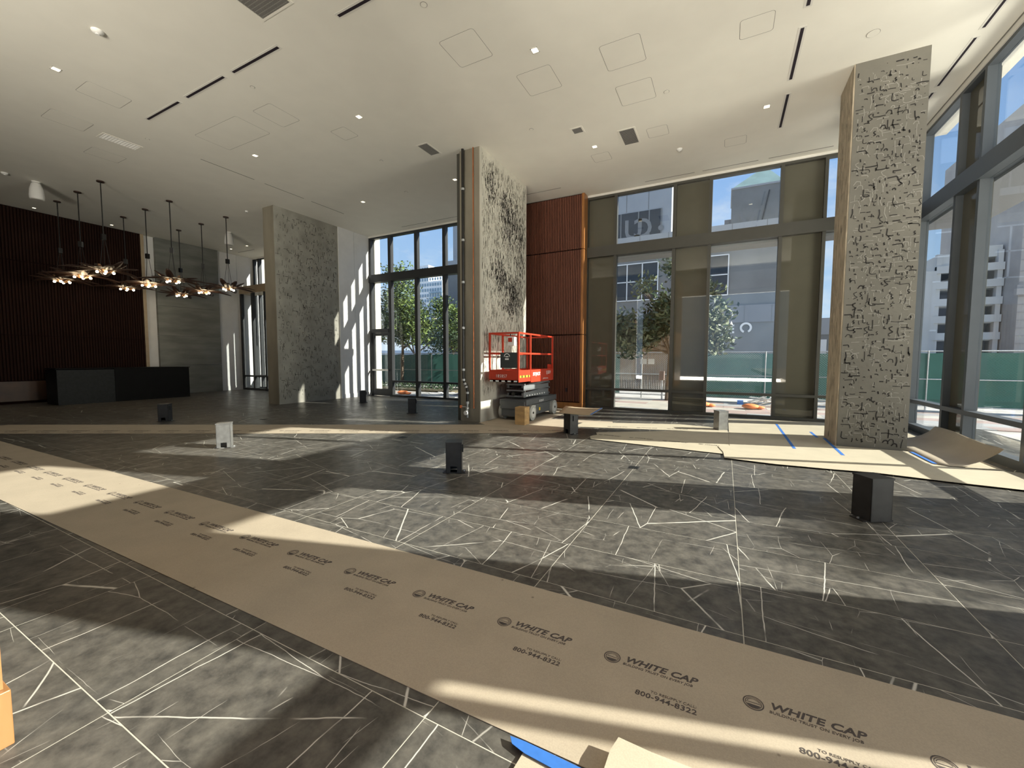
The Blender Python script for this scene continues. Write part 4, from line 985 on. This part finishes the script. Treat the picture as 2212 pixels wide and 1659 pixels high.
# fence
FY = 17.25
fe = thing('construction_fence', 'chain link construction fence with green windscreen outside the north windows', 'fence', (-5, FY, 0))
for i in range(15):
    x = -20.2 + i * 2.15; MB().cyl((x, FY, -.02), (x, FY, 1.84), .025, 8).build('fence_post', 'galv_steel', fe)
for z in (1.82, .95, .12): MB().cyl((-20.3, FY, z), (10.0, FY, z), .02, 8).build('fence_rail', 'galv_steel', fe)
b = MB()
def chain(x0, x1):
    s_ = .075; h = 1.70; n_ = int((x1 - x0) / s_)
    for i in range(-int(h / s_), n_):
        for sg in (1, -1):
            xa_ = x0 + i * s_; z0_, z1_ = .12, 1.82; xs = xa_ if sg > 0 else xa_ + h; xe = xa_ + h if sg > 0 else xa_
            # clip to x range
            t0, t1 = 0.0, 1.0
            dx = xe - xs
            for lim, side in ((x0, 1), (x1, -1)):
                if dx == 0: continue
                tt = (lim - xs) / dx
                inside0 = (xs - lim) * side >= 0; inside1 = (xe - lim) * side >= 0
                if not inside0 and not inside1: t0, t1 = 1, 0
                elif not inside0: t0 = max(t0, tt)
                elif not inside1: t1 = min(t1, tt)
            if t1 - t0 < .02: continue
            p = (xs + dx * t0, FY - .03, z0_ + (z1_ - z0_) * t0); q = (xs + dx * t1, FY - .03, z0_ + (z1_ - z0_) * t1)
            b.cyl(p, q, .0035, 3, caps=False)
chain(-20, -14.0); chain(-4.6, 1.2); chain(2.0, 4.6)
b.build('chain_link', 'galv_steel', fe, kind='stuff')
def screen(x0, x1, z0=.1, z1=1.78):
    b = MB(); n_ = int((x1 - x0) / .25) + 1; g = []
    for j in range(5):
        for i in range(n_ + 1):
            g.append((x0 + (x1 - x0) * i / n_, FY + .06 + .02 * math.sin(i * 1.3 + j), z0 + (z1 - z0) * j / 4 - (.03 * abs(math.sin(i * .9)) if j == 4 else 0)))
    b.add(g, [(j * (n_ + 1) + i, j * (n_ + 1) + i + 1, (j + 1) * (n_ + 1) + i + 1, (j + 1) * (n_ + 1) + i) for j in range(4) for i in range(n_)], True)
    b.build('windscreen', 'screen_green', fe)
screen(-19.5, -4.3); screen(-.75, 10.0); screen(-4.3, -3.9)
for x, w in ((-3.05, .24), (-2.75, .24), (-2.0, .22), (-1.78, .2)): MB().box(x, FY - .05, 1.35, x + w, FY - .04, 1.56).build('fence_sign', 'decal_white', fe)
# meter box on a post
t = thing('meter_box', 'small pink-grey box on a white post before the fence', 'box', (-2.15, 16.6, 0))
MB().cyl((-2.12, 16.6, -.02), (-2.12, 16.6, .75), .03, 8).build('post', 'window_frame_white', t); MB().box(-2.22, 16.5, .75, -2.04, 16.62, 1.10).build('box', 'paver_pink', t)
# bamboo-like planting / timber screen behind the fence
t = thing('timber_screen', 'weathered brown slatted timber wall behind the fence and magnolia', 'wood wall', (-3.5, 22, 0))
b = MB(); rnd = random.Random(21)
for i in range(60): x = -6.2 + i * .09; b.box(x, 22, 0, x + .07, 22.05 + rnd.uniform(0, .03), 3.6)
b.build('planks', 'bamboo', t, kind='stuff'); MB().box(-6.3, 22.06, 3.4, -.7, 22.2, 3.5).build('top_rail', 'bamboo', t)
# debris
rnd = random.Random(8)
for x, y, lb in ((-12.35, 13.5, 'orange sandbag outside the four-light window, left'), (-9.9, 14.6, 'orange sandbag outside the four-light window, right'), (-.62, 14.7, 'orange sandbag outside north windows, left'), (.75, 14.7, 'orange sandbag outside north windows, right')):
    t = thing('sandbag', lb, 'sandbag', (x, y, 0), group='orange sandbags outside')
    MB().ball((x, y, .09), .24, 12, 8, .35).build('bag', 'orange_mesh', t); MB().ball((x + .25, y + .05, .06), .15, 10, 6, .35).build('bag_end', 'orange_mesh', t)
t = thing('garden_hose', 'white hose coiled on the ground outside the four-light window', 'hose', (-11, 14.5, 0))
b = MB(); pts = [(-11.6 + .045 * i + .25 * math.sin(i * .55), 14.6 + .4 * math.cos(i * .42), .03) for i in range(34)]; b.tube(pts, .02, 6); b.build('hose', 'hose_white', t)
t = thing('rubble_pile', 'pile of light branches and scrap outside the north windows, right', 'rubble', (1.4, 16, 0))
b = MB()
for i in range(40):
    x, y = rnd.uniform(.6, 2.6), rnd.uniform(15.4, 16.6); a = rnd.uniform(-.5, .5); l = rnd.uniform(.3, .9)
    b.cyl((x, y, rnd.uniform(.02, .3)), (x + l * math.cos(a), y + l * math.sin(a), rnd.uniform(.02, .35)), .018, 5)
b.build('scrap', 'hose_white', t, kind='stuff')
MB().box(.42, 16.0, 0, .6, 16.2, .14).build('blue_bucket', 'tape_blue', label='small blue tub on the ground outside the north windows', cat='tub')

# planting bed beneath tree
t = thing('planting_bed', 'low planting bed of groundcover outside the four-light window', 'plants', (-13, 16, 0))
MB().box(-18, 15.2, -.02, -11.0, 17.0, .06).build('soil', 'soil', t)
b = MB()
for i in range(1500):
    x, y = rnd.uniform(-18, -11), rnd.uniform(15.2, 17); z = .06 + rnd.uniform(0, .22); a = rnd.uniform(0, 6.3); s_ = rnd.uniform(.05, .1)
    b.add([(x, y, z), (x + s_ * math.cos(a), y + s_ * math.sin(a), z + .05), (x + s_ * math.cos(a + .8), y + s_ * math.sin(a + .8), z + .09)], [(0, 1, 2)])
b.build('leaves', 'leaf_dark', t, kind='stuff')

# trees -----------------------------------------------------------------------
def tree(x, y, blobs, nleaf, leaf, lab, trunk_h, tr=.09, matn='leaf_bright', seed=1, dark=.45):
    t = thing('tree', lab, 'tree', (x, y, 0)); rd = random.Random(seed)
    b = MB(); b.cyl((x, y, -.02), (x + .08, y, trunk_h), tr, 10, tr * .7)
    for (bx_, by, bz, r) in blobs:
        p = Vector((x + .08, y, trunk_h * rd.uniform(.8, 1.0))); q = Vector((bx_, by, bz)); m_ = (p + q) / 2 + Vector((rd.uniform(-.2, .2), rd.uniform(-.2, .2), -.1))
        b.cyl(p, m_, tr * .45, 6, tr * .3); b.cyl(m_, q, tr * .3, 6, tr * .12)
        for _ in range(5):
            e_ = q + Vector((rd.uniform(-r, r), rd.uniform(-r, r), rd.uniform(-r * .5, r))) * .8; b.cyl(m_.lerp(q, .6), e_, tr * .14, 4, tr * .05)
    b.build('trunk', 'bark', t)
    la, lb_ = MB(), MB(); tot = sum(q[3] ** 3 for q in blobs)
    for (bx_, by, bz, r) in blobs:
        n_ = int(nleaf * r ** 3 / tot)
        k = max(3, n_ // 14)
        for c_ in range(k):
            d = Vector((rd.gauss(0, 1), rd.gauss(0, 1), rd.gauss(0, 1))).normalized() * r * (rd.random() ** .4)
            cc = Vector((bx_, by, bz)) + Vector((d.x, d.y, d.z * .85))
            tgt = la if rd.random() > dark else lb_
            for _ in range(14):
                p = cc + Vector((rd.uniform(-1, 1), rd.uniform(-1, 1), rd.uniform(-1, 1))) * leaf * 1.3
                ax = Vector((rd.uniform(-1, 1), rd.uniform(-1, 1), rd.uniform(-.2, 1))).normalized(); sd_ = ax.orthogonal().normalized() * leaf * .22
                if rd.random() < .5: sd_ = ax.cross(sd_).normalized() * leaf * .22
                tp = p + ax * leaf
                tgt.add([p, p + ax * leaf * .5 + sd_, tp, p + ax * leaf * .5 - sd_], [(0, 1, 2, 3)])
    la.build('foliage', matn, t, kind='stuff'); lb_.build('inner_foliage', 'leaf_dark', t, kind='stuff')
tree(-15.3, 16.7, [(-15.3, 16.7, 4.6, 1.25), (-14.5, 16.5, 3.6, 1.1), (-16.2, 16.9, 3.3, 1.1), (-15.4, 16.6, 5.9, .8), (-13.9, 16.6, 3.0, .85), (-14.9, 16.2, 3.0, .8)], 9000, .17, 'leafy magnolia tree in the sun outside the four-light window', 2.3, .09, seed=2, dark=.4)
tree(-12.9, 17.9, [(-12.9, 17.9, 3.5, .95), (-12.6, 18.0, 2.6, .7), (-13.6, 18, 4.3, .7)], 3500, .16, 'second magnolia outside the four-light window, right of the first', 2.0, .07, seed=3, dark=.45)
tree(-22.5, 26, [(-22.5, 26, 3.9, 1.9), (-20.2, 26, 3.2, 1.7), (-25.0, 26, 4.6, 1.8)], 6000, .22, 'dark round tree behind the fence, left of centre', 1.9, .16, 'leaf_dark', 4, .9)
tree(-17.0, 26, [(-17.0, 26, 3.2, 1.7), (-14.6, 26, 3.4, 1.6), (-18.6, 25.5, 2.8, 1.2)], 6000, .22, 'dark tree behind the fence beside the near concrete column', 1.7, .15, 'leaf_dark', 5, .9)
tree(-11.6, 18.8, [(-11.8, 18.8, 3.0, .8), (-11.4, 18.6, 2.2, .7)], 2400, .16, 'bright bush-like tree at the edge of the near concrete column', 1.6, .07, seed=6, dark=.3)
tree(-1.9, 16.3, [(-3.55, 16.2, 2.75, .62), (-3.2, 16.2, 2.15, .55), (-2.6, 16.3, 2.55, .55), (-2.1, 16.4, 3.0, .6), (-1.7, 16.4, 3.5, .55), (-2.75, 16.3, 4.2, .33), (-1.75, 16.3, 5.0, .42), (-2.3, 16.3, 3.5, .35), (-1.2, 16.4, 3.0, .8), (-.75, 16.4, 2.7, .65), (-.35, 16.3, 2.3, .5), (-.15, 16.3, 3.1, .35), (-.55, 16.2, 3.9, .35)], 6500, .24, 'magnolia with glossy leaves close outside the north windows', 2.0, .08, 'leaf_olive', 7, .5)
# street tree east of the building, its crown shades the floor at right
tree(15.8, 8.3, [(15.8, 8.45, 7.25, .42), (15.8, 8.8, 7.35, .36), (15.8, 9.15, 6.75, .34), (15.8, 8.2, 7.0, .2)], 700, .20, 'street tree east of the building', 4.8, .14, 'leaf_bright', 8, .4)

# buildings -------------------------------------------------------------------
def grid_joints(mb, x0, x1, z0, z1, nx_, nz_, y, w=.03):
    for i in range(1, nx_): x = x0 + (x1 - x0) * i / nx_; mb.box(x - w / 2, y - .015, z0, x + w / 2, y + .02, z1)
    for i in range(1, nz_): z = z0 + (z1 - z0) * i / nz_; mb.box(x0, y - .015, z - w / 2, x1, y + .02, z + w / 2)
A = thing('office_building', 'low dark concrete office building with sign letters behind the fence', 'building', (-2, 32, 0))
MB().box(-24, 32, 0, 4.2, 41.4, 9.75).build('wall', 'facade_concrete', A); MB().box(-24, 31.85, 9.75, 4.25, 41.5, 10.68).build('parapet', 'facade_light', A)
MB().box(-24, 31.9, 4.05, 4.22, 32, 5.2).build('fascia_band', 'facade_band', A)
g = MB(); grid_joints(g, -24, 4.2, 4.06, 5.2, 18, 1, 31.9); grid_joints(g, -24, 4.2, 9.76, 10.68, 14, 1, 31.85, .04); g.build('panel_joints', 'facade_concrete', A, kind='stuff')
for x0, x1 in ((-14.0, -9.7), (-9.0, -4.55), (-3.4, .02)):
    wv = MB().box(x0, 31.93, 5.98, x1, 32.02, 8.66).build('window', 'window_dark', A)
    n_ = max(2, round((x1 - x0) / 1.12))
    for i in range(n_ + 1): x = x0 + (x1 - x0) * i / n_; MB().box(x - .035, 31.88, 5.94, x + .035, 31.94, 8.70).build('window_bar', 'window_frame_white', wv)
    for z in (5.96, 7.35, 8.68): MB().box(x0, 31.88, z - .035, x1, 31.94, z + .035).build('window_bar', 'window_frame_white', wv)
wv = MB().box(-3.0, 31.93, 0, -.12, 32.02, 3.2).build('window', 'window_dark', A)
MB().box(-.16, 31.88, 0, -.08, 31.94, 3.24).build('window_bar', 'window_frame_white', wv); MB().box(-3, 31.88, 3.18, -.08, 31.94, 3.26).build('window_bar', 'window_frame_white', wv)
cu = text_mesh('lt', 'E', .78, 'sign_metal', offset=.03); put('sign_letter', cu, A, (.10, 31.86, 3.36), (R(90), 0, 0))
b = MB(); ring(b, (0, 0), .36, .13, 18, R(-62), R(248)); b.add([(x, y_, -.04) for x, y_, z in b.v[:]], [tuple(f[::-1]) for f in b.f[:]])
put('sign_letter', b.mesh('ltq', 'sign_metal'), A, (1.18, 31.84, 3.68), (R(90), 0, 0))
B2 = thing('office_building', 'pale panelled tower block above the low office building, upper left pane', 'building', (-12, 42, 0))
MB().box(-30, 42, 0, -5.65, 52, 15.9).build('wall', 'facade_light', B2); MB().box(-30, 42, 15.9, -4.9, 52, 26).build('upper_wall', 'facade_light', B2)
MB().box(-5.65, 42.0, 0, -4.9, 52, 15.9).build('corner_pier', 'facade_light', B2)
wv = MB().box(-12, 41.93, 12.9, -5.75, 42.0, 15.9).build('window', 'window_dark', B2)
for x in (-9.6, -7.9, -6.9, -5.8): MB().box(x - .05, 41.9, 12.9, x + .05, 41.95, 15.9).build('window_bar', 'facade_concrete', wv)
g = MB(); grid_joints(g, -30, -4.9, 16, 26, 12, 5, 42, .07); g.build('panel_joints', 'facade_concrete', B2, kind='stuff')
for s_, x in (('U', -9.3), ('C', -6.55), ('.', -6.2)):
    put('big_letter', text_mesh('pl', s_, 2.6 if s_ != '.' else 3.6, 'faint_letter', offset=.04), B2, (x, 41.89, 13.4 if s_ != '.' else 13.9), (R(90), 0, 0), scale=(-1 if s_ == 'C' else 1, 1, 1))  # large low-contrast letters set just before the wall, C mirrored
C3 = thing('office_building', 'dark concrete tower with green pyramid roof above the north windows', 'building', (5, 60, 0))
MB().box(.15, 60, 0, 5.7, 67, 22.9).build('wall', 'facade_concrete', C3)
b = MB(); b.add([(.15, 60, 23.1), (5.7, 60, 23.1), (5.7, 67, 23.1), (.15, 67, 23.1), (3.86, 63.5, 26.5)], [(0, 1, 4), (1, 2, 4), (2, 3, 4), (3, 0, 4), (0, 3, 2, 1)]); b.build('pyramid_roof', 'copper_green', C3)
MB().box(.05, 59.9, 22.9, 5.8, 67.1, 23.12).build('cornice', 'facade_light', C3)
MB().box(-.6, 61, 0, .15, 66, 19.6).build('side_wing', 'facade_band', C3)
put('big_letter', text_mesh('pl2', 'V', 3.6, 'faint_letter', offset=.05), C3, (.9, 59.93, 17.6), (R(90), 0, 0))
b = MB(); b.cyl((3.3, 59.9, 17.5), (4.2, 59.9, 22.2), .07, 6); b.build('antenna', 'window_dark', C3)
FB = thing('office_building', 'low grey building far beyond the fence beside the carved column', 'building', (12, 62, 0))
MB().box(7.5, 62, 0, 22, 70, 4.6).build('wall', 'facade_concrete', FB); MB().box(7.4, 61.9, 4.6, 22, 70, 6.6).build('upper_wall', 'facade_light', FB); MB().box(10.2, 61.95, 1.6, 10.9, 62, 4.0).build('window', 'window_frame_white', FB)
# white high rise far away
T = thing('high_rise_tower', 'white high-rise tower with window grid far behind the trees', 'building', (-120, 150, 0))
MB().box(-131, 150, 0, -113.2, 165, 36.6).build('wall', 'tower_white', T); MB().box(-131, 149.9, 36.6, -120.8, 160, 44).build('upper_wall', 'tower_white', T)
b = MB()
for i in range(12):
    for j in range(15):
        if j > 12 and i > 6: continue
        x = -130.4 + i * 1.45; z = 8 + j * 2.4; b.box(x, 149.8, z, x + .85, 149.9, z + 1.3)
b.build('window_grid', 'tower_glass', T, kind='stuff')
b = MB()
for j in range(11): b.box(-120, 148.9, 7 + j * 2.4, -112.6, 149.8, 7.45 + j * 2.4)
b.build('balconies', 'tower_glass', T, kind='stuff')
# garage
G = thing('parking_garage', 'pale concrete parking garage with dark open decks seen through east windows', 'building', (14, 40, 0))
MB().box(10, 41.5, 0, 16.4, 52, 7.0).build('core_wall', 'garage_dark', G); MB().box(11.9, 40, 0, 13.15, 52, 7.85).build('stair_wall', 'garage_concrete', G)
MB().box(13.3, 40.3, 7.9, 15.3, 52, 9.0).build('upper_step', 'garage_concrete', G); MB().box(15.3, 40.3, 8.6, 16.45, 52, 9.35).build('upper_step', 'garage_concrete', G)
for z in (2.95, 4.15, 5.35, 6.55, 7.65): MB().box(13.15, 40, z, 16.5, 40.4, z + .5).build('deck_parapet', 'garage_concrete', G)
for z in (2.9, 4.1, 5.3, 6.5): MB().box(13.15, 40.4, z, 16.5, 44, z + .12).build('deck_slab', 'garage_concrete', G)
for x in (13.15, 14.7, 16.2): MB().box(x, 40.1, 0, x + .25, 40.5, 9).build('deck_column', 'garage_concrete', G)
# stone building
D = thing('stone_building', 'old limestone building with carved entrance beyond the east windows', 'building', (20, 38, 0))
MB().box(16.55, 38.5, 0, 30, 50, 18).build('wall', 'limestone', D)
MB().box(16.35, 38.2, 5.7, 30, 38.5, 6.1).build('cornice', 'limestone', D); MB().box(16.4, 38.3, 6.1, 30, 38.5, 6.35).build('cornice', 'limestone_dark', D)
b = MB()
for j in range(11): b.box(16.56, 38.47, .6 + j * .5, 30, 38.52, .63 + j * .5)
for j in range(16): b.box(16.56, 38.47, 6.5 + j * .7, 30, 38.52, 6.54 + j * .7)
b.build('stone_joints', 'limestone_dark', D, kind='stuff')
for x in (17.3, 19.0, 20.7):
    for z in (7.0, 9.6, 12.2): MB().box(x, 38.44, z, x + .7, 38.5, z + 1.7).build('window', 'garage_dark', D)
MB().box(17.3, 38.44, 1.2, 17.7, 38.5, 2.6).build('window', 'garage_dark', D); MB().box(17.0, 38.42, 3.6, 17.5, 38.5, 4.8).build('carved_panel', 'limestone_dark', D)
b = MB(); ring(b, (0, 0), 1.3, .35, 16, 0, math.pi); put('arch', b.mesh('arch', 'limestone_dark'), D, (19.3, 38.44, 2.6), (R(90), 0, 0))
MB().box(18.35, 38.4, 0, 20.25, 38.46, 2.6).build('doorway', 'garage_dark', D)
# distant low white wall behind the fence on the left
MB().box(-40, 33, 0, -14, 33.5, 2.4).build('garden_wall', 'tower_white', label='low white wall far behind the fence on the left', cat='wall')
